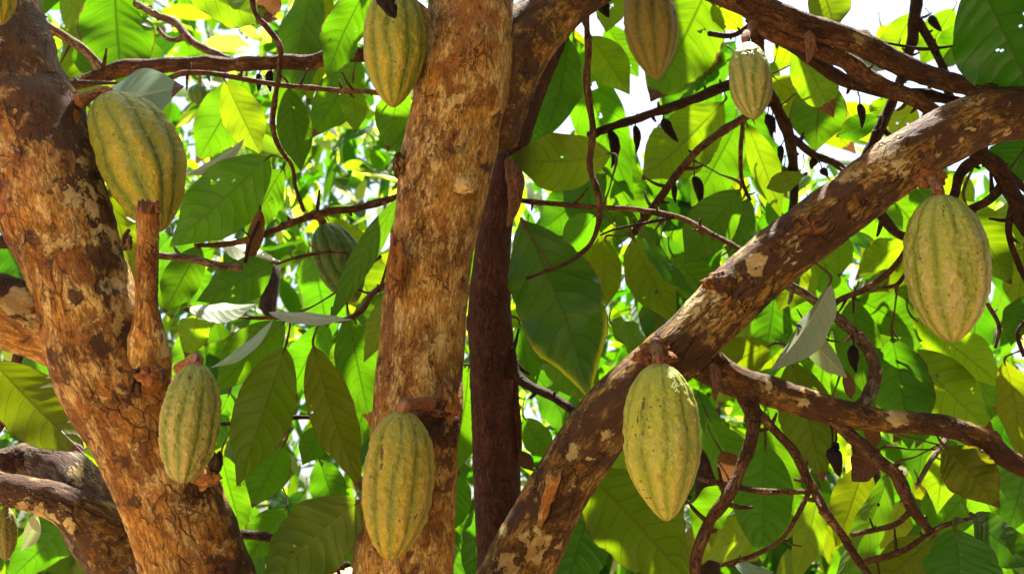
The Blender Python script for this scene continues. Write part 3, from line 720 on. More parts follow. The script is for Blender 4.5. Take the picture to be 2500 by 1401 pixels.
limb('twig', tree_back, [(598, 640, 5, 1.74), (615, 580, 5, 1.74), (632, 540, 5, 1.74), (636, 502, 4, 1.74)], M_TWIG_DARK, 10)
limb('twig', tree_back, [(672, 645, 4, 1.75), (740, 625, 5, 1.76), (800, 616, 5, 1.77), (850, 617, 4, 1.78)], M_TWIG, 10)
limb('branch', tree_back, [(990, 680, 9, 1.55), (945, 695, 9, 1.53), (912, 715, 8, 1.52), (885, 755, 8, 1.51), (850, 778, 8, 1.5), (760, 776, 8, 1.5), (680, 775, 7, 1.5), (600, 776, 6, 1.5)], M_TWIG, 14, .14, 30)
limb('twig', tree_back, [(930, 625, 5, 1.6), (880, 660, 6, 1.6), (835, 705, 6, 1.62)], M_TWIG, 10)
limb('twig', tree_back, [(540, 1036, 6, 1.6), (640, 1030, 7, 1.6), (720, 1020, 7, 1.62), (790, 1018, 6, 1.64)], M_TWIG_DARK, 10)
limb('twig', tree_back, [(560, 1300, 12, 1.7), (650, 1310, 14, 1.7), (780, 1395, 12, 1.6), (850, 1375, 9, 1.55)], M_TWIG_DARK, 12)

LL = Vector((-1.05, 1.75, 0))
tree_low = thing('cacao_tree', 'grey and brown cacao limb arching over in the bottom left corner', 'tree', LL, 'cacao trees of the grove')
limb('trunk', tree_low, [(420, 1500, 92, 1.5), (335, 1400, 88, 1.5), (265, 1300, 88, 1.5), (205, 1220, 78, 1.5), (155, 1160, 64, 1.51), (95, 1130, 52, 1.53), (30, 1135, 46, 1.56), (-60, 1160, 44, 1.6), (-260, 1230, 40, 1.7)], M_BARK_GREY, 64, .10, 12, step=.006, fine=.0014,
     front=[(-.38, 1.75, -.05, .085), (-.40, 1.7, .4, .07), (-.47, 1.6, .9, .06)], marks=[(190, 1160, 50, 'l', .6), (330, 1380, 60, 'r', .3), (130, 1110, 50, 's', .4), (300, 1330, 60, 's', .5)], lumps=[(190, 1240, 50, 10)])  # the pale mark on the arch paints in a sun patch
limb('limb', tree_low, [(300, 1350, 80, 1.48), (215, 1262, 56, 1.45), (140, 1225, 44, 1.44), (60, 1203, 39, 1.44), (-30, 1188, 38, 1.45), (-240, 1160, 36, 1.5)], M_BARK_DIAG, 52, .12, 12, step=.006, fine=.0014,
     marks=[(120, 1265, 36, 'l', .9), (70, 1245, 30, 'l', .5), (170, 1275, 24, 'l', .5), (100, 1185, 60, 's', .7), (180, 1205, 44, 's', .7), (20, 1175, 60, 's', .6), (40, 1215, 40, 'r', .5), (240, 1330, 50, 'r', .4)])
lump_mesh('knot', tree_low, 30, 1122, 1.51, 40, 22, M_BARK_GREY, 21.5, 's', .6)
limb('branch', tree_low, [(60, 820, 14, 1.55), (42, 880, 15, 1.53), (30, 950, 15, 1.52), (8, 1020, 15, 1.52), (-30, 1080, 15, 1.53)], M_TWIG, 16)
limb('branch', tree_low, [(100, 580, 24, 1.6), (50, 588, 24, 1.6), (10, 590, 23, 1.6), (-60, 600, 22, 1.62)], M_TWIG_DARK, 18, .2, 22)
limb('branch', tree_low, [(70, 600, 14, 1.6), (85, 680, 13, 1.58), (100, 760, 11, 1.56)], M_TWIG_DARK, 14)

#==PODS==
# ------------------------------------------------------------------ cacao pods


def pod(label, top, bot, rpx, d, mat, attach=None, turn=0.0, lip=0.0, tipd=0.0, name='cacao_pod', bow=0.0, taper=.22, warts=1.0, group='ribbed cacao pods on the trees'):
    A_, B_ = P(top[0], top[1], d), P(bot[0], bot[1], d + tipd)
    ax = B_ - A_
    L = ax.length
    z = ax.normalized()
    x = RIGHT - z * RIGHT.dot(z)
    x.normalize()
    y = z.cross(x)
    Rr = rpx * d / FPX * .955
    nu, nv = 96, 150
    sd = rng.uniform(0, 50)
    V, AT = [], []
    for i in range(nu + 1):
        t = i / nu
        te = .5 - .5 * math.cos(math.pi * t)
        te = t * .55 + te * .45
        w = (1 - abs(2 * te ** .93 - 1) ** 2.25) ** .60
        # blunt shoulder, drawn-out point
        w *= 1 - taper * max(0, (te - .60) / .40) ** 1.4
        bw = bow * 4 * te * (1 - te) * L
        for j in range(nv):
            th = 2 * math.pi * j / nv + turn
            # five pairs of ridges with furrows between
            wob = .17 * noise.noise(Vector((math.cos(th) * 1.5, math.sin(th) * 1.5, te * 3 + sd)))
            c5 = math.cos(5 * (th + wob))
            c10 = math.cos(10 * (th + wob))
            g = .5 + .5 * c10
            ridge = g ** .45
            amp = .10 * (1 - .55 * max(0, te - .8) / .2) * min(1, te * 9)
            ra = .75 + .9 * noise.noise(Vector((math.cos(th) * 1.1 + sd, math.sin(th) * 1.1, te * 1.2 + 7)))
            rr = 1 + amp * ra * (ridge - .6) * 1.15 + .034 * c5 * min(1, te * 6)
            q = Vector((math.cos(th), math.sin(th), te * L / Rr * .9))
            wn = noise.noise(q * 4.2 + Vector((sd, 0, 0))) + .7 * noise.noise(q * 9 + Vector((0, sd, 0))) + .35 * noise.noise(q * 19)
            if lip:
                rr += lip * math.exp(-((te - .93) / .05) ** 2) * max(0, math.cos(th - 3.6))
            bil = abs(noise.noise(q * 3.1 + Vector((sd, 3, 0)))) + .6 * abs(noise.noise(q * 7.3 + Vector((0, sd, 5)))) + .3 * abs(noise.noise(q * 15))
            rr += .024 * warts * wn + .050 * warts * (.34 - bil) + .045 * noise.noise(Vector((math.cos(th) * .9 + sd, math.sin(th) * .9, te * 2.2)))
            p = A_ + z * (te * L) + (x * math.cos(th) + y * math.sin(th)) * (Rr * w * rr) + x * bw
            V.append(p)
            AT.append((ridge, te, sd))
    F = [(i * nv + j, i * nv + (j + 1) % nv, (i + 1) * nv + (j + 1) % nv, (i + 1) * nv + j) for i in range(nu) for j in range(nv)]
    o = mesh_obj(name, V, F, mat, None, A_ + z * (L / 2), {'pod': AT})
    o['label'], o['category'], o['group'] = label, 'cacao pod', group
    if attach:
        ap = P(*attach)
        mid = A_ * .5 + ap * .5 + Vector((0, 0, .004))
        sr = min(Rr * .17, .0066)
        q = catmull([(*ap, sr * 1.5), (*mid, sr), (*(A_ - z * .001), sr * 1.25), (*(A_ + z * .008), sr * 1.2)], .0025)
        Vt, Ft, Bt = tube_data(q, 18, .14, 40, (), 0, sd, .0006)
        mk = np.zeros((len(Vt), 4))
        mk[:, 2] = .4
        mesh_obj('stalk', Vt, Ft, M_CUSHION, o, ap, {'bark': Bt, 'mark': mk})
    return o


pod('big golden green pod leaning behind the broken stub of the left trunk', (262, 228), (392, 566), 101, 1.30, M_POD, (190, 250, 1.28), .3, bow=.05, taper=.15, tipd=-.02)
pod('short blistered pod low on the left trunk, beneath the stub', (482, 884), (446, 1180), 71, 1.13, M_POD_ROUGH, (440, 900, 1.18), .7, lip=.35, taper=.0, warts=1.5)
pod('mustard pod with brown scars on the central tan trunk', (985, 1000), (952, 1368), 89, 1.17, M_POD_GOLD, (1050, 985, 1.23), .1, taper=.12, warts=1.2)
pod('pale yellow green pod hanging under the middle of the slanting limb', (1608, 884), (1628, 1272), 97, 1.31, M_POD_LIGHT, (1600, 850, 1.38), .5, taper=.30, bow=-.01)
pod('pale freckled pod hanging at the right below the end of the slanting limb', (2292, 474), (2326, 836), 101, 1.40, M_POD_DUSTY, (2268, 430, 1.44), .95, taper=.10, warts=1.3, bow=.01)
pod('green pod tucked against the upper left side of the central trunk', (962, -40), (960, 263), 78, 1.34, M_POD, (985, -90, 1.40), .45)
pod('dull olive pod cut by the top edge, in front of a large pale leaf', (1574, -70), (1602, 193), 66, 1.72, M_POD_DARK, (1570, -140, 1.74), .2)
pod('small green pod with a sunlit white patch, between thin dark branches', (1822, 108), (1842, 291), 52, 1.45, M_POD_ROUGH, (1838, 60, 1.60), .6, warts=.7, tipd=-.05)
pod('small dark green pod hanging behind the long drooping leaf', (788, 546), (868, 738), 60, 1.9, M_POD_GREEN, (768, 525, 1.82), .4)
pod('narrow pod peeping out at the left edge below the arching limb', (14, 1238), (14, 1368), 28, 1.55, M_POD_DARK, (20, 1205, 1.5), .2)
pod('pod corner showing in the top left angle of the frame', (-30, -110), (4, 62), 52, 1.24, M_POD, (-60, -130, 1.34), .2)
pod('distant shaded round pod seen beyond the twig at the upper left', (488, 205), (488, 258), 27, 3.0, M_POD_GREEN, (488, 178, 3.0), .2)


def dried(label, a, b, rpx, d, mat=None, hang=None, curve=0.0, cat='dried pod'):
    """a shrivelled young pod: wrinkled, bent, with a thread-like stalk"""
    A_, B_ = P(a[0], a[1], d), P(b[0], b[1], d)
    L = (B_ - A_).length
    z = (B_ - A_).normalized()
    x = (RIGHT - z * RIGHT.dot(z)).normalized()
    y = z.cross(x)
    Rr = rpx * d / FPX
    sd = rng.uniform(0, 60)
    nu, nv = 30, 24
    cv = rng.uniform(-.09, .09)
    V = []
    for i in range(nu + 1):
        t = i / nu
        w = max(0.0, math.sin(math.pi * t ** .85)) ** .55 * (1 - .55 * t) * 1.2
        for j in range(nv):
            th = 2 * math.pi * j / nv
            rr = 1 + .16 * math.cos(5 * th + 2 * t) + .22 * noise.noise(Vector((math.cos(th) * 1.6 + sd, math.sin(th) * 1.6, t * 5)))
            V.append(A_ + z * (t * L) + (x * math.cos(th) + y * math.sin(th)) * Rr * w * rr + x * ((curve + cv) * L * 4 * t * (1 - t)))
    F = [(i * nv + j, i * nv + (j + 1) % nv, (i + 1) * nv + (j + 1) % nv, (i + 1) * nv + j) for i in range(nu) for j in range(nv)]
    o = mesh_obj('dried_pod', V, F, mat or M_DRY, None, A_)
    o['label'], o['category'], o['group'] = label, cat, 'shrivelled young pods'
    if hang:
        ap = P(*hang)
        q = catmull([(*ap, .0016), (*(ap * .5 + A_ * .5 + Vector((.002, 0, 0))), .0011), (*(A_ + z * .004), .0016)], .004)
        Vt, Ft, Bt = tube_data(q, 8)
        mesh_obj('stalk', Vt, Ft, M_TWIG_DARK, o, ap, {'bark': Bt, 'mark': np.zeros((len(Vt), 4))})
    return o


dried('black curved dried pod at the left end of the sloping dark branch', (1487, 316), (1492, 412), 13, 1.98, None, (1488, 308, 2.0), .10)
dried('thin straight black dried pod under the sloping dark branch, against the white sky', (1550, 306), (1552, 377), 9, 1.98, None, (1549, 288, 2.0))
dried('black dried pod tilted to the right under the sloping dark branch', (1617, 290), (1656, 347), 12, 1.97, None, (1619, 265, 2.0))
dried('plump black dried pod on a long thread below the curved branch', (1694, 430), (1710, 504), 12, 1.9, None, (1690, 380, 1.91))
dried('tiny black dried pod just left of the plump one on the curved branch', (1647, 450), (1650, 497), 7, 1.88, None, (1645, 435, 1.9))
dried('black dried pod hanging below the white patched pod, left one of a close pair', (1872, 278), (1884, 337), 11, 2.0, None, (1876, 255, 1.98))
dried('brownish dried pod hanging beside a black one below the white patched pod', (1885, 284), (1894, 326), 8, 2.02, M_DRY_BROWN, (1882, 255, 1.98))
dried('black dried pod clinging to the left of the upright dark twig', (1905, 355), (1908, 400), 8, 1.98, None, (1918, 330, 2.0))
dried('frayed grey black dried pod low on the upright dark twig', (1913, 405), (1918, 478), 9, 1.97, M_DRY_BROWN, (1916, 380, 2.0))
dried('brown dried pod in front of the thick top right branches', (1975, 74), (1968, 160), 14, 1.6, M_DRY_BROWN, (1962, 66, 1.62), .10)
dried('slim black dried pod dangling alone under the top right branches', (2098, 253), (2104, 315), 9, 1.71, None, (2094, 225, 1.72))
dried('stubby black dried pod on the twig right of the upright dark twig', (1992, 384), (1980, 414), 10, 2.02, None, (1998, 378, 2.03))
dried('black dried pod at the end of the twig above the slanting limb', (2004, 412), (2022, 432), 9, 2.03, None, (2000, 395, 2.04))
dried('stout black dried pod beside the curved grey branch', (2082, 842), (2090, 910), 13, 1.5, None, (2080, 822, 1.52))
dried('ragged cluster of black dried pods under the lower right limb', (2028, 1092), (2050, 1164), 17, 1.45, None, (2030, 1040, 1.47))
dried('short black dried pod beside the ragged cluster under the lower right limb', (2040, 1078), (2036, 1120), 10, 1.46, None, (2038, 1040, 1.48))
dried('long dark dried pod pressed on the fork of the lower right limb', (1740, 885), (1745, 982), 13, 1.41, M_DRY_BROWN, (1736, 874, 1.45))
dried('small black dried pod under the level branch, left one of two', (631, 180), (630, 226), 8, 1.82, None, (634, 170, 1.84))
dried('small black dried pod under the level branch, right one of two', (660, 172), (661, 226), 9, 1.83, None, (660, 165, 1.85))
dried('wrinkled purple black dried pod on top of the green pod beside the central trunk', (932, -30), (966, 46), 25, 1.24, M_DRY, (930, -60, 1.36), -.05)
dried('dark dried pod cut by the top edge, left of the olive pod', (1455, -30), (1486, 44), 20, 1.6, M_DRY, (1450, -60, 1.6))
dried('large crumpled dark dried pod hanging on the slender dark trunk', (1240, 385), (1238, 556), 22, 1.70, M_DRY_BROWN, (1238, 372, 1.74), .04)
dried('black dried pod on the forked dark branch near the top right', (2270, 38), (2300, 78), 10, 2.17, None, (2258, 20, 2.2))
dried('tiny black dried pod below the forked dark branch near the top right', (2310, 212), (2316, 236), 8, 2.17, None, (2309, 190, 2.2))
dried('tiny dark tip of a dried pod under the middle of the slanting limb', (2090, 535), (2090, 562), 9, 1.5, None, (2088, 515, 1.5))

#==LEAVES==
# ------------------------------------------------------------------ leaves
TINT = {'g': (.027, .074, .006), 'y': (.064, .108, .008), 'o': (.050, .070, .004), 'd': (.016, .058, .005), 'w': (.25, .35, .24), 'b': (.15, .075, .035), 'l': (.085, .165, .018), 'p': (.24, .30, .15)}  # kind w has the glare of leaf tops put into its colour


def width_profile(u, kind):
    w = np.sin(np.pi * np.clip(u, 0, 1) ** .92) ** .82
    tip = np.clip((u - .70) / .3, 0, 1)
    w = w * (1 - .55 * tip ** 1.1) + .035 * np.clip((1 - u) / .12, 0, 1) * (tip > 0) * tip
    base = np.clip(u / .06, 0, 1)
    w = w * (.55 + .45 * base)
    return w / w.max()


def leaf_geometry(Bp, Tp, hw, nu, nv, roll, bend, fold, side, seed, wave, bite=0.0, holes=0, tipcut=0.0, up=None, rgen=None, quilt=.022):
    """one leaf blade: veined sheet with fold, wave, bitten margins and holes"""
    rg = rgen or rng
    a = Tp - Bp
    L = a.length
    a = a / L
    view = ((Bp + Tp) / 2 - EYE).normalized()
    s0 = a.cross(view)
    if s0.length < .05:
        s0 = RIGHT.copy()
    s0.normalize()
    n0 = s0.cross(a).normalized()
    if n0.dot(view) > 0:
        n0 = -n0
    sgn = 1 if s0.z >= 0 else -1
    if abs(s0.z) < .12:
        sgn = 1 if rg.random() < .5 else -1
    n = n0 * math.cos(roll) + s0 * (sgn * math.sin(roll))
    s = n.cross(a).normalized()
    a_, s_, n_ = np.array(a), np.array(s), np.array(n)
    us = np.linspace(0, 1 - tipcut, nu + 1)
    vs_ = np.linspace(-1, 1, nv + 1)
    U, Vv = np.meshgrid(us, vs_, indexing='ij')
    w = width_profile(us, 0)[:, None] * np.ones_like(Vv)
    if bite:
        for sd_, col in ((-1, Vv < 0), (1, Vv >= 0)):
            prof = np.array([max(0, noise.noise(Vector((x * 7 + seed, sd_ * 5.0, 0))) + .6 * noise.noise(Vector((x * 21 + seed, sd_ * 5.0, 3)))) for x in us])
            w = np.where(col, w * (1 - bite * prof)[:, None], w)
    ed = np.array([noise.noise(Vector((x * 11 + seed, 0, 9))) for x in us])
    w = w * (1 + .035 * ed)[:, None]
    off = -bend * L * 4 * U * (1 - U)
    off = off - fold * np.abs(Vv) * hw * np.minimum(1, w * 1.2)
    off = off + wave * hw * np.abs(Vv) ** 1.6 * np.sin(U * 17 + seed + np.where(Vv > 0, 1.7, 0)) * w
    off = off + quilt * hw * np.sin((U - .15 * np.abs(Vv) ** 1.35) * 10.5 * 2 * np.pi) * (np.abs(Vv) * (1 - np.abs(Vv))) * 1.6 * w
    sd = side * L * 4 * U * (1 - U)
    pts = (np.array(Bp)[None, None] + a_ * (U * L)[..., None] + s_ * (Vv * hw * w + sd)[..., None] + n_ * off[..., None])
    pts[..., 2] -= 0
    V = pts.reshape(-1, 3)
    luv = np.stack([U, Vv, np.full_like(U, seed)], -1).reshape(-1, 3)
    hl = []
    for _ in range(holes):
        cu, cv, rr = rg.uniform(.2, .8), rg.uniform(-.8, .8), rg.uniform(.006, .02)
        hl.append((cu, cv, rr))
        for _k in range(rg.randint(0, 2)):
            hl.append((cu + rg.uniform(-.05, .05), cv + rg.uniform(-.12, .12), rr * rg.uniform(.4, .9)))
    F = []
    asp = hw / L
    for i in range(nu):
        for j in range(nv):
            cu, cv = (us[i] + us[i + 1]) / 2, (vs_[j] + vs_[j + 1]) / 2
            if any(((cu - h[0]) ** 2 + ((cv - h[1]) * asp) ** 2) < h[2] ** 2 * (1 + .6 * math.sin(7 * math.atan2(cv - h[1], cu - h[0]))) for h in hl):
                continue
            F.append((i * (nv + 1) + j, i * (nv + 1) + j + 1, (i + 1) * (nv + 1) + j + 1, (i + 1) * (nv + 1) + j))
    return V, F, luv, n


def nearest_branch(pt, pool):
    best = (99, None, None)
    for (o, q, tr) in pool:
        d = np.linalg.norm(q[:, :3] - np.array(pt), axis=1)
        i = int(d.argmin())
        if d[i] < best[0]:
            best = (d[i], o, q[i])
    return best


def add_leaf(bx, by, tx, ty, hwpx, d, kind='g', roll=None, dz=None, bend=None, fold=None, side=0.0, burn=0.0, yel=0.0, bite=None, holes=0, label=None, pool=None, name='leaf', tipcut=0.0, stalk=True, edge=0.0, wave=None):
    roll = rng.uniform(-28, 28) if roll is None else roll
    dz = rng.uniform(-.05, .07) if dz is None else dz
    if not burn and kind in 'gyo':
        burn = rng.choice([0, 0, 0, .05, .10, .16])
    if not edge and kind in 'gyo':
        edge = rng.choice([0, 0, .2, .4])
    if kind in 'gyo' and not holes:
        holes = rng.choice([0, 0, 0, 1, 2])
    bend = rng.uniform(.02, .13) if bend is None else bend
    fold = rng.uniform(.05, .22) if fold is None else fold
    bite = rng.choice([0, 0, .05, .12]) if bite is None else bite
    if kind == 'w' and wave is None:
        wave = .04
    Bp, Tp = P(bx, by, d), P(tx, ty, d + dz)
    hw = hwpx * d / FPX / max(.34, math.cos(R(roll)))
    seed = rng.uniform(0, 90)
    fine = holes > 0 or bite > .15 or hwpx > 65
    nu, nv = (72, 32) if fine else (44, 18)
    V, F, luv, n = leaf_geometry(Bp, Tp, hw, nu, nv, R(roll), bend, fold, side, seed, rng.uniform(.07, .20) if wave is None else wave, bite, holes, tipcut, quilt=.006 if kind == 'w' else .022)
    t = TINT[kind]
    j = rng.uniform(.85, 1.2)
    tint = np.tile(np.array([t[0] * j * rng.uniform(.85, 1.2), t[1] * j, t[2] * j, 1.0]), (len(V), 1))
    mk = np.zeros((len(V), 4))
    U, Vv = luv[:, 0], np.abs(luv[:, 1])
    mk[:, 0] = np.clip((U - (1 - burn)) / max(.05, burn * .6), 0, 1) if burn else 0
    if edge:
        mk[:, 0] = np.maximum(mk[:, 0], np.clip((Vv - (1 - edge * .35)) / (edge * .3), 0, 1) * .62)
    if kind == 'b':
        mk[:, 0] = 1
    mk[:, 1] = np.clip(yel * (.05 + 1.6 * Vv ** 5 * np.clip(U * 1.6 - .55, 0, 1) + .7 * U ** 5), 0, 1.2)
    db, br, bq = nearest_branch(Bp, pool or BRANCHES)
    pet = None
    mats = [M_LEAF, M_PETIOLE]
    if stalk:
        a = (Tp - Bp).normalized()
        if db < .16 and db > .004:
            end = Vector(bq[:3])
        else:
            end = Bp + Vector((rng.uniform(-.02, .02), rng.uniform(.0, .03), rng.uniform(.03, .06)))
        m = (Bp + end) / 2 - a * .006 + Vector((0, 0, -.004))
        hwr = min(.0022, .0011 + hw * .012)
        q = catmull([(*(Bp + (Tp - Bp) * .06), hwr * .5), (*Bp, hwr * 1.3), (*m, hwr * .85), (*end, hwr * 1.3)], .006)
        Vt, Ft, Bt = tube_data(q, 6)
        k0 = len(V)
        V = np.vstack([V, Vt])
        F = F + [tuple(i + k0 for i in f) for f in Ft]
        luv = np.vstack([luv, Bt])
        z4 = np.zeros((len(Vt), 4))
        tint = np.vstack([tint, z4])
        mk = np.vstack([mk, z4])
        pet = len(Ft)
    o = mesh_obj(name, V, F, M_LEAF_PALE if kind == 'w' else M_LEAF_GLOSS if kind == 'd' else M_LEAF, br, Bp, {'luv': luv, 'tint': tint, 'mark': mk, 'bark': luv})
    if pet:
        o.data.materials.append(M_PETIOLE)
        o.data.polygons.foreach_set('material_index', [0] * (len(F) - pet) + [1] * pet)
    if label:
        o['label'] = label
    return o


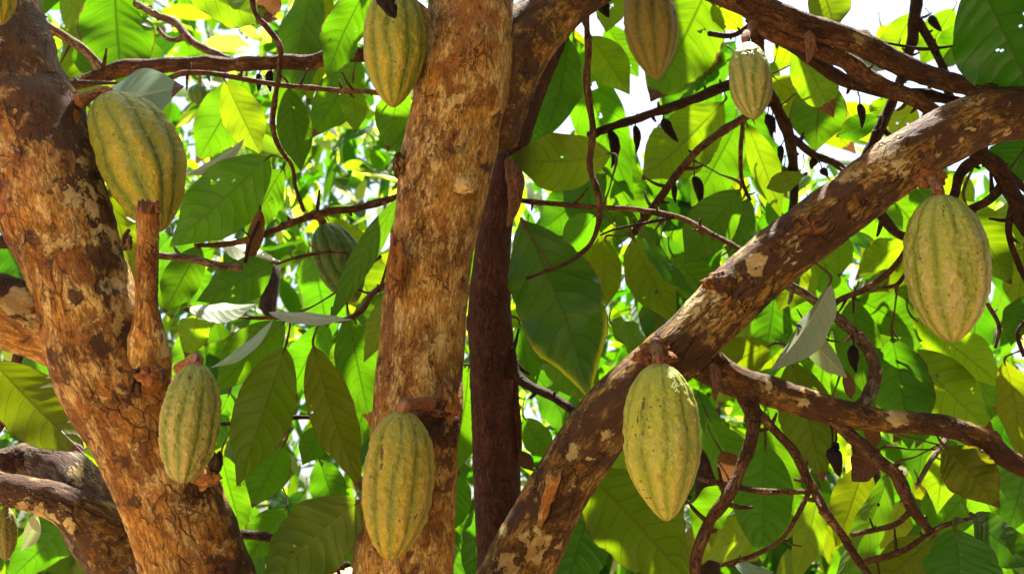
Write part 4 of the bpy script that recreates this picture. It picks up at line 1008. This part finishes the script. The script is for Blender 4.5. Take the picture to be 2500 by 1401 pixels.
#==LEAFLIST==
LEAVES = [
    # bx, by, tx, ty, halfwidth px, depth, kind, extras
    (278, -60, 300, 215, 88, 2.0, 'g', dict(roll=8)), (140, -60, 100, 45, 36, 2.1, 'd', {}),
    (430, -60, 680, 48, 46, 1.75, 'y', dict(roll=25, burn=.25, edge=.5, label='pale leaf with a torn brown edge')), (660, -40, 660, 60, 30, 1.74, 'b', dict(label='curled brown dead leaf', bite=.3)),
    (548, 195, 636, 378, 50, 2.1, 'y', dict(roll=-5)), (600, 190, 478, 400, 62, 2.25, 'g', {}), (597, 338, 436, 428, 14, 1.85, 'w', dict(roll=62, stalk=False, label='pale leaf seen edge on')),
    (658, 382, 412, 604, 82, 1.78, 'g', dict(roll=10, holes=3, bend=.02, label='broad dark leaf pierced by small holes')), (690, 412, 600, 575, 48, 2.0, 'g', dict(yel=.2)),
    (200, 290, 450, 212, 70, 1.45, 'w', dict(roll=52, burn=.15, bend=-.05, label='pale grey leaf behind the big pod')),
    (185, 110, 240, 190, 24, 1.95, 'g', {}), (668, 640, 480, 735, 55, 1.75, 'g', dict(holes=2)), (490, 600, 400, 765, 46, 1.8, 'g', {}),
    (525, 572, 690, 640, 24, 2.2, 'w', dict(roll=55)), (268, 470, 338, 700, 42, 1.45, 'y', dict(roll=5)),
    (636, 510, 596, 665, 20, 1.72, 'b', dict(fold=.6, label='dead grey leaf folded over the branch', stalk=False)), (10, 590, 70, 690, 42, 1.75, 'd', {}), (-30, 672, 95, 716, 22, 1.7, 'w', dict(roll=50)),
    (765, -60, 684, 310, 56, 2.05, 'g', dict(roll=20)), (800, -60, 752, 262, 42, 2.1, 'y', dict(roll=-10, burn=.1)), (905, -40, 800, 195, 52, 1.75, 'g', dict(edge=.5, bite=.25, holes=2)),
    (880, 140, 755, 340, 54, 2.05, 'g', {}), (705, 212, 735, 420, 43, 1.95, 'g', dict(roll=0)), (862, 200, 868, 325, 32, 1.95, 'y', dict(bite=.2)),
    (985, 205, 946, 372, 43, 1.6, 'g', dict(edge=.3, burn=.12)), (1012, 280, 972, 400, 26, 1.7, 'd', {}),
    (980, 478, 800, 800, 31, 1.45, 'g', dict(side=-.03, roll=12, bend=.03, label='long narrow leaf curving down beside the trunk')),
    (1495, 375, 1238, 385, 72, 1.75, 'y', dict(roll=12, dz=-.02, holes=1, side=.03, label='broad pale leaf lying level with a chewed end', edge=.2)),
    (1388, 92, 1326, 345, 52, 1.85, 'g', dict(roll=22, yel=.15)), (1372, 70, 1312, 258, 30, 1.95, 'y', dict(burn=.3)),
    (1442, 88, 1538, 232, 48, 2.0, 'y', dict(roll=0)), (1500, -40, 1480, 80, 36, 2.05, 'y', dict(edge=.4)),
    (1742, -60, 1588, 250, 98, 2.1, 'y', dict(burn=.16, edge=.5, yel=.3, holes=1, bite=.15, roll=5, label='large pale leaf with scorched ragged tips')),
    (1740, 10, 1818, 82, 34, 2.05, 'y', {}), (1745, 100, 1700, 225, 34, 2.4, 'g', dict(holes=5, bite=.2)), (1695, 185, 1615, 220, 30, 2.4, 'g', dict(holes=2)),
    (1768, 248, 1566, 440, 78, 2.1, 'y', dict(burn=.08, edge=.3, bite=.1)), (1400, 90, 1548, 492, 66, 2.4, 'g', dict(roll=10)), (1800, 300, 1688, 505, 64, 2.4, 'g', {}),
    (1822, 300, 1908, 535, 36, 2.2, 'y', {}), (1838, 292, 1925, 490, 38, 2.3, 'g', {}), (1808, 462, 1672, 645, 62, 1.8, 'g', dict(bite=.1, edge=.2)),
    (1827, 484, 1788, 655, 38, 1.9, 'd', {}), (1480, 425, 1300, 580, 60, 2.3, 'g', {}), (1300, 560, 1520, 530, 52, 2.5, 'g', {}), (1500, 440, 1612, 605, 56, 2.5, 'g', {}), (1420, 400, 1560, 450, 50, 2.5, 'g', {}),
    (1477, 582, 1470, 765, 44, 1.85, 'o', {}), (1545, 580, 1652, 795, 62, 1.75, 'o', dict(burn=.08, roll=6, yel=.2, label='olive leaf with a yellow margin')), (1568, 574, 1706, 724, 20, 1.7, 'd', dict(roll=40)),
    (1272, 535, 1440, 975, 112, 1.58, 'd', dict(roll=-6, yel=.7, edge=.25, bite=.10, bend=.06, fold=.22, wave=.3, holes=0, side=.02, label='huge dark glossy leaf with a yellowing burnt margin')),
    (1452, 526, 1368, 625, 44, 2.0, 'g', {}), (1990, -60, 2038, 78, 52, 1.85, 'y', {}),
    (2385, -60, 2545, 280, 122, 1.45, 'd', dict(roll=10, holes=3, bend=.02, label='wide dark leaf riddled with holes in the top right corner', yel=.1)),
    (2230, 30, 2155, 175, 44, 3.2, 'y', dict(roll=0)), (2330, 20, 2250, 160, 44, 3.0, 'y', {}), (2055, 108, 2160, 172, 27, 1.9, 'w', dict(roll=45)),
    (1942, 105, 2036, 288, 52, 1.85, 'y', dict(burn=.28, yel=.3, roll=-5, label='pale leaf with a scorched brown tip')), (2002, 185, 1990, 372, 68, 2.05, 'g', dict(burn=.06)), (2145, 285, 2040, 335, 30, 2.1, 'g', {}), (2172, 235, 2132, 305, 28, 2.3, 'y', {}),
    (1962, 425, 1870, 460, 26, 1.9, 'y', {}), (2520, 335, 2475, 450, 72, 1.62, 'd', {}), (2510, 470, 2415, 645, 56, 1.85, 'y', dict(roll=15)), (2355, 490, 2470, 695, 64, 1.8, 'y', dict(roll=15, burn=.08)), (2500, 600, 2480, 760, 44, 1.8, 'y', {}),
    (2232, 452, 2256, 530, 28, 1.75, 'd', {}), (2130, 478, 2192, 615, 48, 1.95, 'g', dict(holes=1)), (2218, 592, 2098, 668, 38, 1.75, 'y', {}), (2045, 555, 2050, 678, 36, 1.8, 'y', dict(burn=.12)),
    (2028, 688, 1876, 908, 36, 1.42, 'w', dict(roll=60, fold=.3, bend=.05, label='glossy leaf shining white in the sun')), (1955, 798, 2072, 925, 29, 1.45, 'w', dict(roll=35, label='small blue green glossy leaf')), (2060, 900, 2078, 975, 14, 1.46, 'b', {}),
    (2082, 728, 2112, 965, 54, 1.75, 'g', {}), (2090, 730, 2252, 822, 52, 1.8, 'g', dict(holes=1)), (2228, 775, 2455, 950, 56, 1.75, 'y', dict(edge=.2)), (2218, 858, 2432, 1065, 72, 1.72, 'y', dict(roll=10, label='bright backlit leaf below the right hand pod')),
    (2178, 822, 2220, 1098, 72, 1.7, 'g', dict(roll=12)), (2452, 878, 2490, 1125, 46, 1.58, 'o', {}), (2510, 720, 2468, 845, 34, 1.7, 'g', {}),
    (1930, 878, 2010, 1178, 68, 1.62, 'o', dict(burn=.12, roll=-8)), (1885, 840, 1718, 935, 52, 1.65, 'o', {}), (1868, 1085, 1862, 1375, 74, 1.62, 'g', dict(roll=5)),
    (2172, 1148, 2036, 1415, 38, 1.68, 'g', dict(roll=25)), (2112, 1128, 2040, 1335, 52, 1.85, 'o', {}), (2000, 1195, 1938, 1425, 38, 1.75, 'y', dict(roll=20)),
    (2306, 1090, 2442, 1240, 64, 1.45, 'o', dict(burn=.12, edge=.55, bite=.18, roll=-5, label='olive leaf with a crisp brown rim')), (2330, 1288, 2328, 1475, 86, 1.3, 'd', dict(roll=38, label='dark glossy leaf facing up at the bottom right')),
    (2375, 1255, 2540, 1380, 52, 1.35, 'd', dict(roll=35)), (2302, 1085, 2288, 1255, 42, 1.75, 'y', {}), (2280, 1310, 2150, 1435, 54, 1.55, 'o', {}), (2150, 1095, 2080, 1175, 34, 1.6, 'b', dict(label='crumpled brown dead leaf')), (2120, 1040, 2135, 1100, 20, 1.6, 'b', {}),
    (1790, 1372, 1890, 1395, 20, 1.5, 'w', dict(roll=45, holes=2)), (2510, 1090, 2455, 1310, 52, 1.65, 'd', {}),
    (1430, 1150, 1690, 1430, 112, 1.66, 'o', dict(roll=-8, edge=.3, yel=.15, label='large olive leaf behind the hanging pale pod', bite=.1)), (1445, 1225, 1375, 1460, 76, 1.75, 'd', {}),
    (1268, 785, 1302, 965, 38, 1.95, 'g', {}), (1490, 788, 1600, 845, 34, 2.0, 'g', dict(roll=40)), (1330, 880, 1480, 1000, 50, 2.0, 'g', {}),
    (-20, 880, 208, 1108, 80, 1.36, 'o', dict(roll=8, dz=-.02, edge=.35, yel=.1, label='broad olive leaf at the left edge')), (482, 772, 452, 875, 40, 1.5, 'y', dict(roll=5)),
    (455, 752, 625, 742, 24, 1.42, 'w', dict(roll=58, edge=.4, label='pale leaf lying flat with a tattered end')), (655, 762, 862, 780, 15, 1.44, 'w', dict(roll=62, stalk=False)), (668, 778, 512, 898, 14, 1.48, 'w', dict(roll=58, stalk=False)),
    (695, 785, 525, 955, 60, 1.65, 'g', {}), (697, 845, 578, 1188, 74, 1.5, 'o', dict(roll=5, bend=.02)), (764, 842, 884, 1200, 58, 1.46, 'o', dict(roll=-5, side=-.03)),
    (850, 765, 905, 1040, 54, 1.75, 'g', {}), (880, 1220, 630, 1440, 92, 1.28, 'o', dict(roll=15, side=-.05, label='broad drooping olive leaf at the bottom, left of the central trunk')), (692, 1085, 615, 1240, 52, 1.7, 'g', dict(edge=.6, burn=.1)),
    (795, 1035, 738, 1135, 36, 1.7, 'g', {}), (1145, 890, 1090, 1180, 56, 1.9, 'g', {}), (1160, 1240, 1150, 1460, 36, 1.8, 'd', {}), (1120, 1150, 1080, 1320, 44, 1.9, 'g', {}), (948, 715, 888, 885, 32, 1.5, 'y', dict(bite=.4)),
    (200, 1262, 10, 1430, 60, 1.7, 'g', dict(edge=.2)), (90, 1255, 50, 1345, 20, 1.65, 'w', dict(roll=40)), (282, 1075, 250, 1300, 42, 1.65, 'o', {}), (80, 960, 180, 1110, 40, 1.75, 'y', {}), (540, 1110, 600, 1330, 46, 1.95, 'g', {}),
    (800, 790, 700, 980, 50, 1.95, 'g', {}), (560, 960, 480, 1130, 48, 1.95, 'g', {}), (610, 640, 520, 800, 44, 2.0, 'g', {}), (460, 640, 520, 800, 40, 2.0, 'g', {}), (700, 1240, 600, 1380, 46, 1.9, 'g', {}), (780, 1120, 830, 1260, 44, 1.95, 'g', {}),
    (1280, 60, 1330, 200, 40, 2.2, 'g', {}), (1320, 260, 1290, 420, 46, 2.2, 'g', {}), (1640, 620, 1760, 760, 50, 2.1, 'g', {}), (1750, 560, 1690, 700, 44, 2.2, 'g', {}), (1880, 480, 1960, 600, 44, 2.2, 'g', {}), (1280, 1020, 1360, 1120, 36, 2.0, 'g', {}),
    (1950, 880, 1890, 1060, 44, 2.1, 'g', {}), (2050, 880, 2110, 1080, 46, 2.1, 'g', {}), (2380, 1180, 2470, 1330, 50, 1.9, 'g', {}), (2200, 1220, 2150, 1340, 40, 1.9, 'y', {}), (2460, 1000, 2400, 1200, 44, 1.9, 'd', {}), (1780, 1180, 1700, 1330, 46, 2.0, 'g', {}),
    (1760, 1100, 1830, 1230, 36, 2.0, 'b', dict(bite=.3)), (1270, 1100, 1300, 1150, 18, 1.72, 'b', {}), (1880, 600, 1950, 720, 40, 2.1, 'g', {}), (1960, 620, 1900, 760, 40, 2.2, 'y', {}), (2280, 940, 2180, 1080, 44, 2.1, 'y', {}),
    (2150, 60, 2210, 200, 40, 3.4, 'y', {}), (2060, 250, 2150, 360, 40, 3.0, 'y', {}), (2230, 250, 2160, 370, 40, 3.2, 'y', {}), (1890, 150, 1850, 270, 34, 2.8, 'g', {}), (2380, 60, 2290, 170, 40, 2.9, 'g', {}), (1480, 60, 1560, 190, 40, 2.9, 'g', {}), (2300, 420, 2380, 520, 36, 2.6, 'y', {}), (1960, 60, 1900, 180, 36, 2.9, 'y', {}),
    (760, 330, 700, 440, 30, 2.4, 'g', {}), (110, 240, 200, 330, 34, 1.9, 'd', {}), (330, 90, 400, 200, 40, 2.3, 'g', {}), (150, -20, 260, 100, 46, 2.4, 'y', {}),
]
for (bx, by, tx, ty, hwp, d, kd, ex) in LEAVES:
    add_leaf(bx, by, tx, ty, hwp, d, kd, **ex)

#==BACKGROUND==
# ------------------------------------------------------------------ the next rows of trees


def simple_tree(x, y, h, lean, label, mat=M_TWIG_DARK):
    o = thing('cacao_tree', label, 'tree', Vector((x, y, 0)), 'cacao trees of the grove')
    q = catmull([(x, y, -.05, .07), (x, y, .5, .055), (x + lean * .5, y, h * .5, .045), (x + lean, y + .1, h, .03)], .05)
    V, F, B = tube_data(q, 20, .1, 6)
    tr = mesh_obj('trunk', V, F, mat, o, Vector((x, y, 0)), {'bark': B, 'mark': np.zeros((len(V), 4))})
    return o, tr, q


BACK_ROW = []
for (px, d, h, lean, lab) in ((560, 3.4, 2.6, .1, 'cacao tree of the second row, its leaves filling the gap left of the central trunk'),
                              (1620, 3.3, 2.9, .2, 'cacao tree of the second row, its leaves showing above the middle of the slanting limb'),
                              (2180, 3.4, 2.7, -.15, 'cacao tree of the second row, its leaves showing below the slanting limb at the right')):
    b = P(px, 900, d)
    BACK_ROW.append(simple_tree(b.x, b.y, h, lean, lab))


def sample_leaf(pool_tree, x0, x1, y0, y1, d0, d1, skip, n):
    o, tr, tq = pool_tree
    k = 0
    while k < n:
        bx, by = rng.uniform(x0, x1), rng.uniform(y0, y1)
        d = rng.uniform(d0, d1)
        L = rng.uniform(.20, .31) * FPX / d
        ang = R(90 + rng.gauss(0, 30))
        tx, ty = bx + L * math.cos(ang), by + L * math.sin(ang)
        mx, my = (bx + tx) / 2, (by + ty) / 2
        if any(((mx - s[0]) / s[2]) ** 2 + ((my - s[1]) / s[3]) ** 2 < 1 for s in skip):
            k += .05
            continue
        k += 1
        kd = rng.choice('ggggyooddd')
        add_leaf(bx, by, tx, ty, L * rng.uniform(.17, .25), d, kd, roll=rng.uniform(-50, 50), dz=rng.uniform(-.1, .1), pool=[(tr, np.array([[9, 9, 9, 1.]]), o)], burn=rng.choice([0, 0, .1]), edge=rng.choice([0, 0, .3]))


SKIP = [(640, 300, 230, 300), (860, 380, 110, 170), (480, 60, 160, 120), (2130, 60, 150, 100), (1490, 250, 100, 110), (1585, 360, 50, 110), (2450, 720, 60, 70), (2200, 330, 130, 70), (1790, 1030, 80, 90), (700, 1170, 60, 60), (2100, 620, 40, 60), (1900, 200, 60, 90), (2330, 420, 80, 50)]
sample_leaf(BACK_ROW[0], 380, 1150, 380, 1330, 2.4, 3.5, SKIP, 52)
sample_leaf(BACK_ROW[0], 0, 330, 0, 1330, 2.4, 3.0, SKIP, 16)
sample_leaf(BACK_ROW[1], 1260, 1900, -40, 1000, 2.4, 3.6, SKIP, 60)
sample_leaf(BACK_ROW[2], 1500, 2500, 380, 1330, 2.3, 3.6, SKIP, 80)


def foliage_mesh(name, centres, n_per, mat, parent, kinds, size, origin, nu=6, gen=npr):
    """many leaf blades in one mesh: drooping, folded, set through the cluster's volume"""
    Vs, Fs, Ls, Ts = [], [], [], []
    k0 = 0
    us = np.linspace(0, 1, nu + 1)
    wp = width_profile(us, 0)
    for (c, rad) in centres:
        for _ in range(n_per):
            dv = gen.normal(size=3)
            dv /= np.linalg.norm(dv)
            p = np.array(c) + dv * np.array(rad) * gen.uniform(.25, 1) ** .5
            L = gen.uniform(*size)
            az = gen.uniform(0, 2 * math.pi)
            dr = gen.uniform(-1.3, .25)
            a = np.array([math.cos(az) * math.cos(dr), math.sin(az) * math.cos(dr), math.sin(dr)])
            s = np.cross(a, gen.normal(size=3) * .5 + np.array([0, 0, 1.]))
            s /= np.linalg.norm(s) + 1e-6
            n = np.cross(s, a)
            hw = L * gen.uniform(.15, .22)
            sd = gen.uniform(0, 90)
            droop = gen.uniform(.05, .3)
            ctr = p[None] + a[None] * (us * L)[:, None] + np.array([0, 0, -1.]) * (droop * L * us ** 2)[:, None]
            for sg in (-1, 0, 1):
                Vs.append(ctr + s[None] * (sg * hw * wp)[:, None] - n[None] * (abs(sg) * .2 * hw * wp)[:, None])
                Ls.append(np.stack([us, np.full(nu + 1, float(sg)), np.full(nu + 1, sd)], 1))
            t = TINT[kinds[int(gen.integers(len(kinds)))]]
            Ts.append(np.tile([t[0] * gen.uniform(.8, 1.3), t[1] * gen.uniform(.85, 1.2), t[2], 1.], (3 * (nu + 1), 1)))
            m = nu + 1
            for i in range(nu):
                for b in (0, 1):
                    Fs.append((k0 + b * m + i, k0 + b * m + i + 1, k0 + (b + 1) * m + i + 1, k0 + (b + 1) * m + i))
            k0 += 3 * m
    V = np.vstack(Vs)
    luv = np.vstack(Ls)
    mk = np.zeros((len(V), 4))
    return mesh_obj(name, V, Fs, mat, parent, origin, {'luv': luv, 'tint': np.vstack(Ts), 'mark': mk})


# far foliage: shrubs and trees beyond the grove, one leafy mass
cen = []
for i in range(330):
    d = rng.uniform(4.8, 13)
    px = rng.uniform(-250, 2750)
    top = 1.6 + d * (.72 if px < 1250 else .38) * rng.uniform(.75, 1.0)
    z = rng.uniform(.2, top)
    p = P(px, 700, d)
    cen.append(((p.x, p.y, z), (.8, .7, .7)))
far = foliage_mesh('far_foliage', cen, 46, M_LEAF, None, 'gggddllp', (.16, .34), Vector((0, 9, 0)))
far['kind'] = 'stuff'
far['label'] = 'sunlit mass of small leaves beyond the grove'
far['category'] = 'foliage'

#==CANOPY==
# ------------------------------------------------------------------ the crown overhead that shades the trunks
# sun flecks: places the sun reaches through gaps of the crown
FLECK = [(1815, 150, 1.41, .09), (190, 1165, 1.45, .07), (1010, 330, 1.33, .03), (2330, 930, 1.72, .15), (2440, 590, 1.8, .16), (590, 290, 2.1, .06), (250, 70, 2.0, .08), (770, 120, 1.85, .06),
         (1385, 390, 1.75, .05), (1660, 370, 2.1, .08), (1950, 810, 1.42, .07), (520, 380, 1.85, .10), (480, 530, 1.78, .07), (360, 230, 1.45, .08), (560, 750, 1.43, .05), (450, 830, 1.5, .05), (2190, 1000, 1.7, .06),
         (2020, 230, 1.9, .10), (120, 950, 1.45, .05), (2200, 1010, 1.48, .03), (2230, 120, 3.1, .2), (1880, 460, 2.2, .07), (2290, 1170, 1.75, .07), (100, 30, 1.9, .1), (1960, 1300, 1.75, .06), (620, 850, 1.6, .05), (2140, 120, 1.65, .03),
         (1740, 180, 2.1, .05), (2240, 640, 1.75, .06), (40, 30, 1.6, .04), (330, 130, 2.0, .05), (640, 10, 1.75, .05), (700, 340, 1.95, .05), (1340, 210, 1.85, .04), (1480, 200, 2.0, .05), (1620, 110, 2.1, .06), (1760, 420, 2.4, .07), (1520, 520, 2.5, .06), (1870, 430, 2.2, .06), (2000, 130, 1.85, .06), (2000, 320, 2.05, .06), (2160, 560, 1.9, .06), (2150, 770, 1.8, .05), (2110, 900, 1.75, .05), (2350, 880, 1.72, .12), (640, 690, 1.75, .05), (600, 900, 1.65, .05), (880, 900, 1.75, .05), (480, 1050, 1.95, .06), (2040, 1250, 1.8, .05), (2200, 1300, 1.9, .05), (1740, 880, 1.65, .05), (2400, 1250, 1.9, .06), (1000, 250, 1.6, .04), (60, 1330, 1.7, .06), (1290, 560, 2.3, .06), (1450, 930, 1.57, .055), (1485, 840, 1.57, .035), (1330, 590, 1.57, .02), (250, 1180, 1.65, .05), (1500, 690, 1.8, .04)]
FL = [(P(a, b, c), r) for a, b, c, r in FLECK]
SHADE = []  # leaves added up the sun's ray to shade chosen spots
for (a, b, c) in [(1330, 620, 1.6), (1380, 700, 1.6), (1400, 800, 1.6), (1300, 700, 1.6), (1350, 820, 1.6), (1330, 560, 1.6), (1550, 1250, 1.66), (1620, 1350, 1.66), (1500, 1330, 1.66), (1420, 1380, 1.75), (760, 1310, 1.3), (700, 1380, 1.3), (820, 950, 1.47), (850, 1100, 1.47), (640, 950, 1.5), (640, 1080, 1.5), (2430, 60, 1.45), (2400, 150, 1.45), (2480, 100, 1.45), (2330, 1380, 1.3), (590, 480, 1.78), (560, 440, 1.8), (1960, 1000, 1.62), (1970, 1120, 1.62), (1860, 1200, 1.62), (1870, 1300, 1.62), (2380, 1160, 1.45), (1570, 700, 1.75), (1600, 750, 1.75), (960, 150, 1.3), (330, 320, 1.3), (60, 150, 1.3), (800, 570, 1.95), (815, 600, 1.95), (830, 640, 1.95), (790, 555, 1.95), (850, 690, 1.95)]:
    for _ in range(1):
        q = P(a + rng.uniform(-20, 20), b + rng.uniform(-20, 20), c)
        zz = rng.uniform(3.0, 4.1)
        SHADE.append(q + SUN * ((zz - q.z) / SUN.z))
cn, cents = 0, []
Vs, Fs, Ls, Ts = [], [], [], []
k0 = 0
nu = 10
us = np.linspace(0, 1, nu + 1)
wp = width_profile(us, 0)
CANOPY_ORIGIN = CT
tries = 0
while cn < 420 and tries < 12000:
    tries += 1
    # aim at the volume of the grove, then go up the sun's ray
    tgt = Vector((rng.uniform(-1.7, 1.9), rng.uniform(.75, 2.7), rng.uniform(.9, 2.6)))
    z = rng.uniform(2.75, 4.2)
    p = tgt + SUN * ((z - tgt.z) / SUN.z)
    rel = p - EYE
    dd = rel.dot(FWD)
    if dd > .2:
        yy = 700.5 - rel.dot(UP) / dd * FPX
        if yy > -190:
            continue
    L = rng.uniform(.13, .27)
    ok = True
    for (f, r) in FL:
        w = p - f
        tt = w.dot(SUN)
        if (w - SUN * tt).length < r + L * .42:
            ok = False
            break
    if not ok:
        continue
    if cn < len(SHADE):
        p = SHADE[cn]
        L = .3
    cn += 1
    az, dr = rng.uniform(0, 6.28), rng.uniform(-.9, .1)
    a = np.array([math.cos(az) * math.cos(dr), math.sin(az) * math.cos(dr), math.sin(dr)])
    s = np.cross(a, npr.normal(size=3) * .3 + np.array([0, 0, 1.]))
    s /= np.linalg.norm(s)
    n = np.cross(s, a)
    hw = L * rng.uniform(.18, .24)
    ctr = np.array(p)[None] + a[None] * ((us - .5) * L)[:, None] - np.array([0, 0, 1.]) * (.1 * L * us ** 2)[:, None]
    for sg in (-1, 0, 1):
        Vs.append(ctr + s[None] * (sg * hw * wp)[:, None] - n[None] * (abs(sg) * .15 * hw * wp)[:, None])
        Ls.append(np.stack([us, np.full(nu + 1, float(sg)), np.full(nu + 1, float(cn))], 1))
    t = TINT[rng.choice('ggd')]
    Ts.append(np.tile([*t, 1.], (3 * (nu + 1), 1)))
    m = nu + 1
    for i in range(nu):
        for b in (0, 1):
            Fs.append((k0 + b * m + i, k0 + b * m + i + 1, k0 + (b + 1) * m + i + 1, k0 + (b + 1) * m + i))
    k0 += 3 * m
V = np.vstack(Vs)
mesh_obj('unseen_crown', V, Fs, M_LEAF, tree_mid, CT + Vector((0, 0, 3)), {'luv': np.vstack(Ls), 'tint': np.vstack(Ts), 'mark': np.zeros((len(V), 4))})

# unseen leaf clusters added to the right of and above the camera: they keep the grove dim on that side
side = [((rng.uniform(1.2, 3.2), rng.uniform(-1.8, .7), rng.uniform(.6, 3.6)), (.5, .5, .5)) for _ in range(95)]
side += [((rng.uniform(-.6, 2.6), rng.uniform(-2.2, .3), rng.uniform(3.0, 3.8)), (.5, .5, .3)) for _ in range(40)]
side += [((rng.uniform(.85, 2.3), rng.uniform(-1.0, .95), rng.uniform(.1, 1.6)), (.25, .3, .3)) for _ in range(45)]
for _ in range(170):
    tg = Vector((rng.uniform(.8, 2.8), rng.uniform(-1.6, 1.3), 0))
    zz = rng.uniform(3.3, 4.4)
    q = tg + SUN * (zz / SUN.z)
    rel = q - EYE
    dd = rel.dot(FWD)
    if dd < .2 or 700.5 - rel.dot(UP) / dd * FPX < -520:
        side.append((tuple(q), (.22, .22, .2)))
foliage_mesh('unseen_crown', side, 24, M_LEAF, tree_over, 'ggd', (.22, .34), UT + Vector((0, 0, 2)))
